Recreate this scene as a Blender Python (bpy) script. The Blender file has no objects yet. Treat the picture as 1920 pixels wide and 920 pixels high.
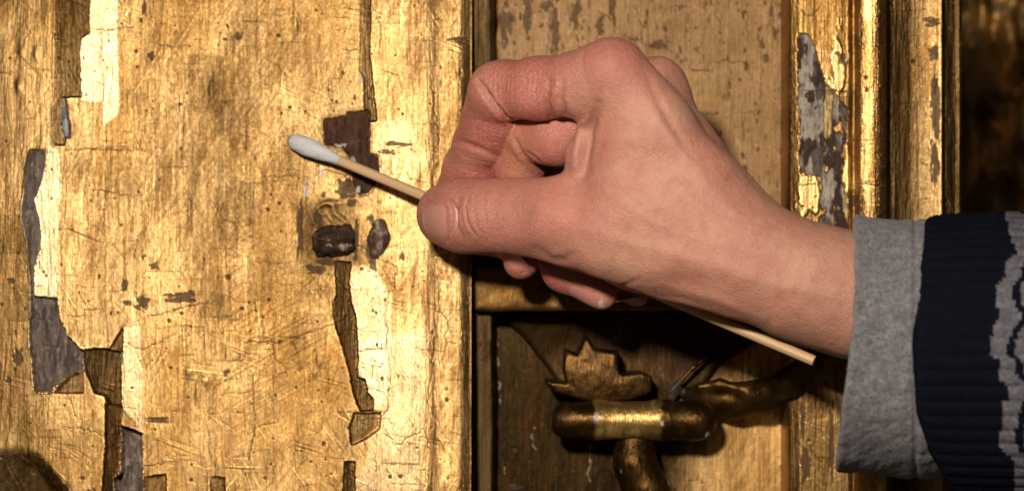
import bpy, math, random, os
import numpy as np
from mathutils import Vector
from mathutils.bvhtree import BVHTree

random.seed(7)
RNG = np.random.default_rng(7)

# ------------------------------------------------------------------ camera, world, light
DIST = 0.70            # camera to the front face of the pilaster, metres
SPX = 6600.0           # photograph pixels per metre on that face

scene = bpy.context.scene
COL = scene.collection
cam_data = bpy.data.cameras.new('camera')
cam_data.sensor_width = 36.0
cam_data.lens = 36.0 * DIST / (1920.0 / SPX)
cam_data.clip_start = 0.01
cam_data.clip_end = 20.0
cam_data.dof.use_dof = True
cam_data.dof.focus_distance = DIST - 0.030
cam_data.dof.aperture_fstop = 11.0
cam = bpy.data.objects.new('camera', cam_data)
cam.location = (0.0, -DIST, 0.0)
cam.rotation_euler = (math.radians(90), 0, 0)
COL.objects.link(cam)
scene.camera = cam

world = bpy.data.worlds.new('World')
scene.world = world
world.use_nodes = True
bg = world.node_tree.nodes['Background']
bg.inputs['Color'].default_value = (1.0, 0.82, 0.62, 1)
bg.inputs['Strength'].default_value = 0.052

def area_lamp(name, loc, target, size, power, color):
    l = bpy.data.lights.new(name, 'AREA')
    l.shape = 'DISK'
    l.size = size
    l.energy = power
    l.color = color
    o = bpy.data.objects.new(name, l)
    o.location = loc
    d = Vector(target) - Vector(loc)
    o.rotation_euler = d.to_track_quat('-Z', 'Y').to_euler()
    COL.objects.link(o)
    return o
area_lamp('key_lamp', (-0.090, -0.61, 0.148), (0.02, 0.0, -0.01), 0.045, 4.6, (1.0, 0.92, 0.81))

scene.view_settings.view_transform = 'Standard'
scene.view_settings.look = 'None'
scene.view_settings.exposure = 0.0
scene.view_settings.gamma = 1.0
scene.view_settings.use_curve_mapping = False
scene.cycles.max_bounces = 8

# ------------------------------------------------------------------ helpers
def PT(px, py, h):
    """photo pixel + height in mm in front of the pilaster face -> world mm"""
    f = (DIST * 1000 - h) / (DIST * 1000)
    k = 1000.0 / SPX
    return np.array([(px - 960.0) * k * f, -h, (460.0 - py) * k * f])

def PTA(px, py, h):
    f = (DIST * 1000 - h) / (DIST * 1000)
    k = 1000.0 / SPX
    return np.stack([(px - 960.0) * k * f, -h + 0 * px, (460.0 - py) * k * f], -1)

def JT(px, py, h, r):
    f = (DIST * 1000 - h) / (DIST * 1000)
    return PT(px, py, h), r * f * 1000.0 / SPX

def to_px(V):
    """world mm (n,3) -> photo px, py"""
    f = (DIST * 1000 + V[:, 1]) / (DIST * 1000)
    k = SPX / 1000.0
    return 960 + V[:, 0] * k / f, 460 - V[:, 2] * k / f

def hash2(ix, iy, seed):
    h = (ix.astype(np.int64) * 374761393 + iy.astype(np.int64) * 668265263 + seed * 974634777) & 0xFFFFFFFF
    h = ((h ^ (h >> 13)) * 1274126177) & 0xFFFFFFFF
    h = (h ^ (h >> 16)) & 0xFFFFFF
    return h.astype(np.float32) / float(0xFFFFFF)

def vnoise(X, Y, seed):
    ix = np.floor(X); iy = np.floor(Y)
    fx = (X - ix).astype(np.float32); fy = (Y - iy).astype(np.float32)
    fx = fx * fx * (3 - 2 * fx); fy = fy * fy * (3 - 2 * fy)
    a = hash2(ix, iy, seed); b = hash2(ix + 1, iy, seed)
    c = hash2(ix, iy + 1, seed); d = hash2(ix + 1, iy + 1, seed)
    return (a + (b - a) * fx) * (1 - fy) + (c + (d - c) * fx) * fy - 0.5

def fbm(X, Y, sx, sy, octv, seed):
    s = 0; a = 1.0; t = 0
    for o in range(octv):
        s = s + a * vnoise(X / sx * 2 ** o, Y / sy * 2 ** o, seed + o * 17); t += a; a *= 0.55
    return s / t * 2.0        # about -1..1

def smooth(e0, e1, x):
    t = np.clip((x - e0) / (e1 - e0), 0, 1)
    return t * t * (3 - 2 * t)

def poly_sdf(X, Y, pts):
    """signed distance to polygon, negative inside"""
    pts = np.array(pts, float)
    n = len(pts)
    d = np.full(X.shape, 1e9, np.float32)
    inside = np.zeros(X.shape, bool)
    for i in range(n):
        a = pts[i]; b = pts[(i + 1) % n]
        e = b - a
        wx = X - a[0]; wy = Y - a[1]
        t = np.clip((wx * e[0] + wy * e[1]) / (e @ e + 1e-9), 0, 1)
        dx = wx - e[0] * t; dy = wy - e[1] * t
        d = np.minimum(d, dx * dx + dy * dy)
        c = ((a[1] > Y) != (b[1] > Y))
        if abs(e[1]) > 1e-9:
            inside ^= c & (X < e[0] * (Y - a[1]) / e[1] + a[0])
    d = np.sqrt(d)
    return np.where(inside, -d, d)

def line_dist(X, Y, pts):
    d = np.full(X.shape, 1e9, np.float32)
    tt = np.zeros(X.shape, np.float32)
    n = len(pts) - 1
    for i in range(n):
        ax, ay = pts[i]; bx, by = pts[i + 1]
        ex, ey = bx - ax, by - ay
        t = np.clip(((X - ax) * ex + (Y - ay) * ey) / (ex * ex + ey * ey + 1e-9), 0, 1)
        q = np.hypot(X - ax - ex * t, Y - ay - ey * t)
        m = q < d
        d = np.where(m, q, d); tt = np.where(m, (i + t) / n, tt)
    return d, tt

def round_cone(X, Y, Z, a, ra, b, rb):
    e = b - a
    L2 = float(e @ e) + 1e-9
    wx = X - a[0]; wy = Y - a[1]; wz = Z - a[2]
    t = np.clip((wx * e[0] + wy * e[1] + wz * e[2]) / L2, 0, 1)
    q = (wx - e[0] * t) ** 2 + (wy - e[1] * t) ** 2 + (wz - e[2] * t) ** 2
    return np.sqrt(q) - (ra + (rb - ra) * t)

def smin(a, b, k):
    h = np.maximum(k - np.abs(a - b), 0) / k
    return np.minimum(a, b) - h * h * k * 0.25

def smax(a, b, k):
    return -smin(-a, -b, k)

class Field:
    """a signed distance grid in mm"""
    def __init__(self, lo, hi, vox):
        self.lo = np.array(lo, np.float32); self.v = vox
        self.n = np.ceil((np.array(hi) - self.lo) / vox).astype(int) + 1
        self.F = np.full(tuple(self.n), 30.0, np.float32)
    def axes(self, sl):
        ax = [self.lo[i] + self.v * np.arange(sl[i].start, sl[i].stop, dtype=np.float32) for i in range(3)]
        return ax[0][:, None, None], ax[1][None, :, None], ax[2][None, None, :]
    def box(self, lo, hi):
        s = []
        for i in range(3):
            a = max(0, int((lo[i] - self.lo[i]) / self.v)); b = min(int(self.n[i]), int((hi[i] - self.lo[i]) / self.v) + 2)
            s.append(slice(a, max(b, a)))
        return tuple(s)
    def cone(self, ja, jb, k, pad=9.0):
        (a, ra), (b, rb) = ja, jb
        m = max(ra, rb) + pad
        s = self.box(np.minimum(a, b) - m, np.maximum(a, b) + m)
        X, Y, Z = self.axes(s)
        d = round_cone(X, Y, Z, a, ra, b, rb)
        self.F[s] = smin(self.F[s], d, k)
    def chain(self, js, k, pad=9.0):
        for i in range(len(js) - 1):
            self.cone(js[i], js[i + 1], k, pad)
    def apply(self, lo, hi, fn):
        s = self.box(lo, hi)
        X, Y, Z = self.axes(s)
        self.F[s] = fn(self.F[s], X, Y, Z)

def surface_nets(fld):
    F = fld.F; nx, ny, nz = F.shape
    S = F < 0
    c = np.zeros((nx - 1, ny - 1, nz - 1), np.int8)
    for i in (0, 1):
        for j in (0, 1):
            for k in (0, 1):
                c += S[i:nx - 1 + i, j:ny - 1 + j, k:nz - 1 + k]
    act = np.argwhere((c > 0) & (c < 8))
    idx = np.full(c.shape, -1, np.int32)
    idx[act[:, 0], act[:, 1], act[:, 2]] = np.arange(len(act))
    acc = np.zeros((len(act), 3)); cnt = np.zeros(len(act))
    corners = [(i, j, k) for i in (0, 1) for j in (0, 1) for k in (0, 1)]
    for p in corners:
        for ax in range(3):
            if p[ax]: continue
            q = list(p); q[ax] = 1
            A = F[act[:, 0] + p[0], act[:, 1] + p[1], act[:, 2] + p[2]]
            B = F[act[:, 0] + q[0], act[:, 1] + q[1], act[:, 2] + q[2]]
            m = (A < 0) != (B < 0)
            t = np.where(m, A / np.where(m, A - B, 1), 0)
            pos = np.tile(np.array(p, float), (len(act), 1)); pos[:, ax] += t
            acc += pos * m[:, None]; cnt += m
    V = acc / cnt[:, None] + act
    quads = []
    for ax in range(3):
        sl = [slice(None)] * 3; sl2 = [slice(None)] * 3
        sl[ax] = slice(0, -1); sl2[ax] = slice(1, None)
        a = S[tuple(sl)]; b = S[tuple(sl2)]
        e = np.argwhere(a != b)
        u, w = (ax + 1) % 3, (ax + 2) % 3
        e = e[(e[:, u] > 0) & (e[:, w] > 0) & (e[:, u] < F.shape[u] - 1) & (e[:, w] < F.shape[w] - 1)]
        def g(du, dw):
            t = e.copy(); t[:, u] += du; t[:, w] += dw
            return idx[t[:, 0], t[:, 1], t[:, 2]]
        q = np.stack([g(-1, -1), g(0, -1), g(0, 0), g(-1, 0)], 1)
        flip = b[e[:, 0], e[:, 1], e[:, 2]]
        q[flip] = q[flip][:, ::-1]
        quads.append(q)
    Q = np.concatenate(quads)
    # two Newton steps onto the zero level
    G = V.copy()
    for _ in range(2):
        f0 = tri(F, G)
        g = np.stack([tri(F, G + d) - tri(F, G - d) for d in (np.array([.5, 0, 0]), np.array([0, .5, 0]), np.array([0, 0, .5]))], 1)
        gn = (g ** 2).sum(1) + 1e-6
        stp = -f0[:, None] * g / gn[:, None]
        G = G + np.clip(stp, -.5, .5)
    return fld.lo + G * fld.v, Q

def tri(F, P):
    n = np.array(F.shape) - 2
    i = np.clip(np.floor(P).astype(int), 0, n); f = np.clip(P - i, 0, 1)
    r = 0
    for a in (0, 1):
        for b in (0, 1):
            for c in (0, 1):
                w = (f[:, 0] if a else 1 - f[:, 0]) * (f[:, 1] if b else 1 - f[:, 1]) * (f[:, 2] if c else 1 - f[:, 2])
                r = r + w * F[i[:, 0] + a, i[:, 1] + b, i[:, 2] + c]
    return r

def vert_normals(V, Q):
    if Q.shape[1] == 4:
        n = np.cross(V[Q[:, 2]] - V[Q[:, 0]], V[Q[:, 3]] - V[Q[:, 1]])
    else:
        n = np.cross(V[Q[:, 1]] - V[Q[:, 0]], V[Q[:, 2]] - V[Q[:, 0]])
    N = np.zeros_like(V)
    for k in range(3):
        for j in range(Q.shape[1]):
            N[:, k] += np.bincount(Q[:, j], n[:, k], len(V))
    return N / (np.linalg.norm(N, axis=1, keepdims=True) + 1e-12)

def mesh_np(name, V, Q, mat, parent=None, attrs=None, smooth_shade=True):
    """V in mm, Q (n,3|4) -> ONE mesh object; attrs: dict name -> (n,4) colour attribute"""
    me = bpy.data.meshes.new(name)
    V = np.asarray(V, np.float32) * 0.001
    k = Q.shape[1]; nf = len(Q)
    me.vertices.add(len(V)); me.vertices.foreach_set('co', V.ravel())
    me.loops.add(nf * k); me.loops.foreach_set('vertex_index', Q.astype(np.int32).ravel())
    me.polygons.add(nf)
    me.polygons.foreach_set('loop_start', np.arange(0, nf * k, k, dtype=np.int32))
    me.polygons.foreach_set('loop_total', np.full(nf, k, np.int32))
    me.polygons.foreach_set('use_smooth', np.full(nf, smooth_shade, bool))
    me.update(calc_edges=True)
    me.validate()
    for an, arr in (attrs or {}).items():
        a = me.attributes.new(an, 'FLOAT_COLOR', 'POINT')
        a.data.foreach_set('color', np.asarray(arr, np.float32).ravel())
    if mat: me.materials.append(mat)
    o = bpy.data.objects.new(name, me)
    COL.objects.link(o)
    if parent: o.parent = parent
    return o

def empty(name, loc=(0, 0, 0)):
    o = bpy.data.objects.new(name, None)
    o.empty_display_size = 0.01
    COL.objects.link(o)
    return o

def tag(o, label=None, cat=None, group=None, kind=None):
    if label: o['label'] = label
    if cat: o['category'] = cat
    if group: o['group'] = group
    if kind: o['kind'] = kind
    return o

class NT:
    def __init__(self, name):
        self.m = bpy.data.materials.new(name); self.m.use_nodes = True
        self.t = self.m.node_tree; self.t.nodes.clear()
        self.out = self.n('ShaderNodeOutputMaterial')
        self.b = self.n('ShaderNodeBsdfPrincipled')
        self.l(self.b.outputs[0], self.out.inputs['Surface'])
    def n(self, typ, **kw):
        x = self.t.nodes.new(typ)
        for k, v in kw.items(): setattr(x, k, v)
        return x
    def l(self, a, b): self.t.links.new(a, b)
    def val(self, sock, v):
        if hasattr(v, 'links'): self.l(v, sock)
        else: sock.default_value = v
    def coords(self, scale=(1, 1, 1), rot=(0, 0, 0)):
        c = self.n('ShaderNodeTexCoord'); m = self.n('ShaderNodeMapping')
        m.inputs['Scale'].default_value = scale; m.inputs['Rotation'].default_value = rot
        self.l(c.outputs['Object'], m.inputs['Vector'])
        return m.outputs[0]
    def noise(self, vec, scale, detail=4, rough=0.55, dist=0.0):
        x = self.n('ShaderNodeTexNoise')
        self.l(vec, x.inputs['Vector'])
        x.inputs['Scale'].default_value = scale; x.inputs['Detail'].default_value = detail
        x.inputs['Roughness'].default_value = rough; x.inputs['Distortion'].default_value = dist
        return x.outputs['Fac']
    def voro(self, vec, scale, feature='DISTANCE_TO_EDGE'):
        x = self.n('ShaderNodeTexVoronoi', feature=feature)
        self.l(vec, x.inputs['Vector']); x.inputs['Scale'].default_value = scale
        return x.outputs['Distance']
    def math(self, op, a, b=0.0, clamp=False):
        x = self.n('ShaderNodeMath', operation=op, use_clamp=clamp)
        self.val(x.inputs[0], a); self.val(x.inputs[1], b)
        return x.outputs[0]
    def rng(self, v, a, b, c, d):
        x = self.n('ShaderNodeMapRange')
        self.val(x.inputs[0], v)
        for i, q in enumerate((a, b, c, d)): x.inputs[i + 1].default_value = q
        return x.outputs[0]
    def mix(self, fac, a, b, mode='MIX'):
        x = self.n('ShaderNodeMix', data_type='RGBA', blend_type=mode)
        self.val(x.inputs[0], fac); self.val(x.inputs[6], a); self.val(x.inputs[7], b)
        return x.outputs[2]
    def attr(self, name):
        x = self.n('ShaderNodeAttribute', attribute_name=name)
        return x
    def bump(self, height, strength, dist, prev=None):
        x = self.n('ShaderNodeBump')
        x.inputs['Strength'].default_value = strength; x.inputs['Distance'].default_value = dist
        self.val(x.inputs['Height'], height)
        if prev: self.l(prev, x.inputs['Normal'])
        return x.outputs[0]
    def set(self, **kw):
        for k, v in kw.items():
            self.val(self.b.inputs[k.replace('_', ' ')], v)
        return self
# ------------------------------------------------------------------ gilded wood: materials
def gilding_material():
    n = NT('gilding')
    a = n.attr('col'); p = n.attr('pbr')
    sp = n.n('ShaderNodeSeparateColor'); n.l(p.outputs['Color'], sp.inputs[0])
    v = n.coords((1, 1, 1)); vs = n.coords((1, 1, 0.07)); vm = n.coords((1, 1, 0.3))
    fine = n.noise(v, 2600, 3, 0.6)
    base = n.mix(n.rng(fine, 0.56, 0.78, 0.0, 0.7), a.outputs['Color'], (0.075, 0.034, 0.010, 1))
    base = n.mix(n.rng(n.noise(vs, 1700, 4, 0.65), 0.53, 0.72, 0.0, 0.5), base, (0.10, 0.048, 0.013, 1))
    base = n.mix(n.rng(n.noise(vm, 420, 5, 0.7), 0.57, 0.70, 0.0, 0.4), base, (0.13, 0.062, 0.017, 1))
    n.set(Base_Color=base, Metallic=sp.outputs['Red'])
    n.b.inputs['Specular IOR Level'].default_value = 0.12
    r = n.math('ADD', sp.outputs['Green'], n.rng(n.noise(v, 1100, 4, 0.6), 0.3, 0.7, -0.09, 0.09), True)
    n.set(Roughness=r)
    b1 = n.bump(n.noise(vs, 1000, 5, 0.62), 0.75, 0.00034)
    b2 = n.bump(n.noise(vm, 1500, 4, 0.65), 0.6, 0.00020, b1)
    n.l(b2, n.b.inputs['Normal'])
    return n.m

def wood_material(name='bare_wood', spec=0.08, pale=(0.35, 0.285, 0.245, 1), pale_amt=0.8, dark=(0.022, 0.013, 0.010, 1)):
    n = NT(name)
    a = n.attr('col'); p = n.attr('pbr')
    sp = n.n('ShaderNodeSeparateColor'); n.l(p.outputs['Color'], sp.inputs[0])
    v = n.coords((1, 1, 1)); vs = n.coords((1, 1, 0.14))
    g = n.noise(vs, 1300, 5, 0.7)
    base = n.mix(n.rng(g, 0.46, 0.68, 0.0, 0.9), a.outputs['Color'], dark)
    base = n.mix(n.rng(n.noise(n.coords((1, 1, .45)), 800, 5, 0.7), 0.54, 0.68, 0.0, pale_amt), base, pale)
    base = n.mix(n.rng(n.noise(v, 350, 4, 0.65), 0.52, 0.66, 0.0, 0.5), base, (0.06, 0.032, 0.018, 1))
    n.set(Base_Color=base, Roughness=sp.outputs['Green'], Metallic=0.0)
    n.b.inputs['Specular IOR Level'].default_value = spec
    b1 = n.bump(g, 0.9, 0.0006)
    n.l(n.bump(n.noise(v, 1800, 4), 0.6, 0.0003, b1), n.b.inputs['Normal'])
    return n.m

M_GILD = gilding_material()
M_WOOD = wood_material()
M_BOLE = wood_material('bole_ground', 0.12, (0.36, 0.29, 0.23, 1), 0.16, (0.018, 0.008, 0.005, 1))

class Relief:
    """a carved and gilded face as a height field; all drawing is in photograph pixels on its plane"""
    def __init__(s, x0, x1, y0, y1, step, h):
        s.xs = np.arange(x0, x1 + step * .5, step); s.ys = np.arange(y0, y1 + step * .5, step); s.h = h; s.step = step
        s.X, s.Y = np.meshgrid(s.xs, s.ys)
        s.H = np.zeros(s.X.shape, np.float32)
        s.C = np.zeros(s.X.shape + (3,), np.float32); s.M = np.ones(s.X.shape, np.float32); s.R = np.full(s.X.shape, .45, np.float32)
        s.Z = np.zeros(s.X.shape, np.int16)
    def win(s, pts, pad):
        p = np.array(pts, float)
        i0, i1 = np.searchsorted(s.xs, [p[:, 0].min() - pad, p[:, 0].max() + pad])
        j0, j1 = np.searchsorted(s.ys, [p[:, 1].min() - pad, p[:, 1].max() + pad])
        return slice(j0, j1), slice(i0, i1)
    def mask(s, pts, soft=1.0, rag=1.5, ragscale=14, seed=3, pad=12):
        w = s.win(pts, pad)
        X, Y = s.X[w], s.Y[w]
        if X.size == 0: return w, np.zeros(X.shape, np.float32), X
        d = poly_sdf(X, Y, pts) + rag * fbm(X, Y, ragscale, ragscale, 3, seed) + min(rag, 1.6) * .7 * fbm(X, Y, 5, 5, 2, seed + 31)
        return w, smooth(soft, -soft, d), d
    def tint(s, w, m, c):
        s.C[w] = s.C[w] * (1 - m[..., None]) + np.array(c, np.float32) * m[..., None]
    def mul(s, w, m, f):
        s.C[w] *= (1 - m + m * f)[..., None]
    def crack(s, pts, width=1.2, depth=0.25, dark=0.85, jit=2.0, seg=7, jump=0.0):
        q = []
        for (ax, ay), (bx, by) in zip(pts[:-1], pts[1:]):
            L = math.hypot(bx - ax, by - ay); k = max(1, int(L / seg))
            for i in range(k):
                t = i / k; q.append((ax + (bx - ax) * t + random.gauss(0, jit) * (i > 0), ay + (by - ay) * t + random.gauss(0, jit) * (i > 0)))
        q.append(pts[-1])
        w = s.win(q, width * 4 + 3)
        X, Y = s.X[w], s.Y[w]
        if X.size == 0: return
        d, t = line_dist(X, Y, q)
        wd = width * (0.65 + 0.7 * (fbm(X, Y, 20, 20, 2, 77) * .5 + .5)) * (0.5 + 0.5 * np.sin(np.pi * np.clip(t, .08, .92)))
        m = np.exp(-(d / wd) ** 2)
        s.H[w] -= depth * m
        s.tint(w, np.clip(m * dark, 0, 1), (0.045, 0.022, 0.01)); s.M[w] *= 1 - 0.7 * m * dark
    def stroke(s, a, b, width, hgt, mul):
        w = s.win([a, b], width * 3 + 2)
        X, Y = s.X[w], s.Y[w]
        if X.size == 0: return
        d, t = line_dist(X, Y, [a, b])
        m = np.exp(-(d / width) ** 2) * np.sin(np.pi * np.clip(t, .04, .96))
        s.H[w] += hgt * m; s.mul(w, m, mul)
    def spot(s, x, y, rx, ry, c, hgt=-0.15, strength=0.9, metal=0.1, rag=0.5):
        w = s.win([(x, y)], max(rx, ry) * 2.6 + 3)
        X, Y = s.X[w], s.Y[w]
        if X.size == 0: return
        q = np.hypot((X - x) / rx, (Y - y) / ry) + rag * fbm(X, Y, max(2.5, rx * .6), max(2.5, ry * .6), 3, int(x * 7 + y))
        m = smooth(1.08, 0.84, q)
        s.H[w] += hgt * m; s.tint(w, m * strength, c); s.M[w] = s.M[w] * (1 - m) + metal * m
    def dome(s, x, y, rx, ry, hgt, mul=1.0):
        w = s.win([(x, y)], max(rx, ry) * 3)
        X, Y = s.X[w], s.Y[w]
        if X.size == 0: return
        m = np.exp(-((X - x) / rx) ** 2 - ((Y - y) / ry) ** 2)
        s.H[w] += hgt * m
        if mul != 1: s.mul(w, m, mul)
    def ramp(s, pts, angle_x, x_ref, angle_y=0.0, y_ref=0.0, drop=0.0, mul=1.0, soft=1.2, rag=1.5, rough=None, **k):
        """a curled or sunken piece: tilts by angle degrees, about x_ref"""
        w, m, d = s.mask(pts, soft, rag, **k)
        mmpx = 1000.0 / SPX
        dh = -drop - math.tan(math.radians(angle_x)) * (s.X[w] - x_ref) * mmpx - math.tan(math.radians(angle_y)) * (s.Y[w] - y_ref) * mmpx
        s.H[w] += dh * m
        if mul != 1.0: s.mul(w, m, mul)
        if rough is not None: s.R[w] = s.R[w] * (1 - m) + rough * m
    def loss(s, pts, zone, drop, c, rough=0.6, rag=2.5, seed=5, ragscale=12):
        w, m, d = s.mask(pts, 0.9, rag, seed=seed, ragscale=ragscale)
        X, Y = s.X[w], s.Y[w]
        flat = -drop + 0.16 * fbm(X, Y, 7, 120, 3, seed + 1) + 0.08 * fbm(X, Y, 9, 9, 2, seed + 2)
        s.H[w] = s.H[w] * (1 - m) + (s.H[w] * 0.15 + flat) * m
        col = np.array(c, np.float32) * np.clip(0.85 + 0.75 * fbm(X, Y, 9, 45, 4, seed + 3), .25, 2)[..., None]
        s.C[w] = s.C[w] * (1 - m[..., None]) + col * m[..., None]
        s.M[w] *= 1 - m; s.R[w] = s.R[w] * (1 - m) + rough * m
        z = s.Z[w]; z[d < 0] = zone
        # lifted, pale rim of ground showing at the broken edge
        e = np.exp(-((d - 1.5) / 1.3) ** 2)
        s.H[w] += 0.22 * e
        s.tint(w, 0.35 * e * (fbm(X, Y, 16, 16, 2, seed + 8) > 0), (0.5, 0.43, 0.36))
    def build(s, parts, parent):
        """parts: zone -> (name, material, label)"""
        V = PTA(s.X.ravel(), s.Y.ravel(), np.full(s.X.size, float(s.h)))
        V[:, 1] -= s.H.ravel()
        ny, nx = s.X.shape
        idx = np.arange(nx * ny).reshape(ny, nx)
        Q = np.stack([idx[:-1, :-1], idx[1:, :-1], idx[1:, 1:], idx[:-1, 1:]], -1).reshape(-1, 4)
        fz = s.Z[:-1, :-1].ravel()
        C = np.concatenate([np.clip(s.C.reshape(-1, 3), 0.004, 0.95), np.ones((nx * ny, 1))], 1)
        Pb = np.stack([np.clip(s.M, 0, 1).ravel(), np.clip(s.R, .12, 1).ravel(), 0 * s.M.ravel(), 1 + 0 * s.M.ravel()], 1)
        out = []
        for z, (nm, mat, lab) in parts.items():
            q = Q[fz == z]
            if not len(q): continue
            u, inv = np.unique(q, return_inverse=True)
            o = mesh_np(nm, V[u], inv.reshape(-1, 4), mat, parent, {'col': C[u], 'pbr': Pb[u]})
            if lab: o['label'] = lab
            out.append(o)
        return out

GOLD = (0.265, 0.143, 0.043); GOLD_P = (0.44, 0.275, 0.110); GOLD_B = (0.138, 0.062, 0.0145); GREY = (0.165, 0.124, 0.100); BOLE = (0.072, 0.028, 0.012)

def base_gold(r, seed=1, warm=0.0):
    X, Y = r.X, r.Y
    t = np.clip(.9 * fbm(X, Y, 110, 230, 4, seed) + .5, 0, 1)
    st = fbm(X, Y, 7, 160, 4, seed + 5)
    c = np.array(GOLD)[None, None] * (1 - t[..., None]) + np.array(GOLD_P)[None, None] * t[..., None]
    c = c * (1 + 0.20 * st)[..., None]
    pat = smooth(-0.1, 0.5, .7 * fbm(X, Y, 60, 110, 4, seed + 9) + .55 * fbm(X, Y, 6, 70, 3, seed + 10) + .35 * fbm(X + .6 * Y, Y - .6 * X, 5, 60, 2, seed + 12))
    r.C[:] = c * (1 - 0.68 * pat[..., None]) + np.array(GOLD_B)[None, None] * 0.68 * pat[..., None]
    r.R[:] = 0.47 + 0.06 * fbm(X, Y, 50, 90, 3, seed + 11)
    # wood grain and tool marks telegraphing through the gesso
    r.H += 0.050 * fbm(X, Y, 7, 120, 3, seed + 13) + 0.10 * fbm(X, Y, 22, 170, 2, seed + 14) + 0.22 * fbm(X, Y, 70, 260, 3, seed + 15) + 0.030 * fbm(X, Y, 5, 14, 3, seed + 17)

def box_blur(A, n):
    for ax in (0, 1):
        P = np.pad(A, [(n + 1, n) if i == ax else (0, 0) for i in (0, 1)], mode='edge').cumsum(ax, dtype=np.float64)
        k = 2 * n + 1
        A = ((P[k:] - P[:-k]) if ax == 0 else (P[:, k:] - P[:, :-k])) / k
    return A.astype(np.float32)

def grime(r, amt=0.75):
    """old dirt lying in the low places of the relief, high places rubbed brighter"""
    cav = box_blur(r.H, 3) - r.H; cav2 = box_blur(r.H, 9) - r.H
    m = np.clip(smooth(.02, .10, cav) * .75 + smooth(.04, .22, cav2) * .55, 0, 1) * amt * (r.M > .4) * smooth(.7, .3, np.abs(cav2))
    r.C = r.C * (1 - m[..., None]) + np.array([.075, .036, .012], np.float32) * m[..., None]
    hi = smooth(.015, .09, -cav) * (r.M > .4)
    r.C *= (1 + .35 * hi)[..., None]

def leaves_and_wear(r, nleaf, nscr, nspot, ncrack, box, rs):
    x0, x1, y0, y1 = box
    for i in range(nleaf):         # overlapping squares of leaf
        x = rs.uniform(x0, x1); y = rs.uniform(y0, y1); a = rs.uniform(25, 75); b = rs.uniform(35, 110)
        sk = rs.uniform(-4, 4)
        w, m, d = r.mask([(x, y), (x + a, y + rs.uniform(-4, 4)), (x + a + sk, y + b), (x + sk, y + b + rs.uniform(-4, 4))], 0.8, 0.8, seed=i)
        if m.size == 0: continue
        f = rs.uniform(0.82, 1.14)
        r.mul(w, m, f); r.H[w] += m * rs.uniform(-.03, .035) + m * (r.X[w] - x) * rs.uniform(-.0009, .0009)
        r.R[w] += m * rs.uniform(-.03, .03)
        if rs.random() < .45:      # seam of the leaf
            c0 = (x, y); c1 = (x + a, y); c2 = (x + sk, y + b)
            r.crack([c0, (x + a * rs.uniform(.4, 1), y)], .6, .02, rs.uniform(.35, .75), .7)
            if rs.random() < .6: r.crack([c0, (x + sk * .6, y + b * rs.uniform(.3, .9))], .6, .02, rs.uniform(.3, .7), .7)
    for i in range(nscr):          # burnishing scratches, in bundles
        x = rs.uniform(x0, x1); y = rs.uniform(y0, y1); ang = math.radians(rs.choice([90, 90, 84, 97, 60, 52, 125, 20]) + rs.gauss(0, 6)); L = rs.uniform(20, 110)
        for k in range(rs.randint(1, 5)):
            ox = rs.gauss(0, 12); oy = rs.gauss(0, 8); l = L * rs.uniform(.5, 1.1); an = ang + rs.gauss(0, .04)
            up = rs.random() < 0.55
            r.stroke((x + ox - math.cos(an) * l / 2, y + oy - math.sin(an) * l / 2), (x + ox + math.cos(an) * l / 2, y + oy + math.sin(an) * l / 2),
                     rs.uniform(.7, 1.1), rs.uniform(.025, .07) * (1 if up else -1), rs.uniform(1.1, 1.6) if up else rs.uniform(.4, .8))
    for i in range(nspot):         # worm holes, specks and dirt
        x = rs.uniform(x0, x1); y = rs.uniform(y0, y1); q = rs.random()
        rr = rs.uniform(1.0, 1.9) if q < .75 else rs.uniform(2, 3.6)
        r.spot(x, y, rr * rs.uniform(.8, 1.2), rr * rs.uniform(.8, 1.5), (0.05, 0.024, 0.01), -0.15, 0.85)
    for i in range(nspot // 3):    # blisters in the gesso
        r.dome(rs.uniform(x0, x1), rs.uniform(y0, y1), rs.uniform(5, 10), rs.uniform(8, 24), rs.uniform(.04, .15))
    for i in range(ncrack):
        x = rs.uniform(x0, x1); y = rs.uniform(y0, y1); L = rs.uniform(12, 60)
        if rs.random() < 0.62: pts = [(x, y), (x + L, y + rs.gauss(0, 6))]
        else: pts = [(x, y), (x + rs.gauss(0, 4), y + L)]
        if rs.random() < 0.25: pts.append((pts[-1][0] + rs.gauss(0, 10), pts[-1][1] + rs.uniform(10, 40)))
        r.crack(pts, rs.uniform(.55, .85), rs.uniform(.02, .07), rs.uniform(.35, .8), 1.0)

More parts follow.
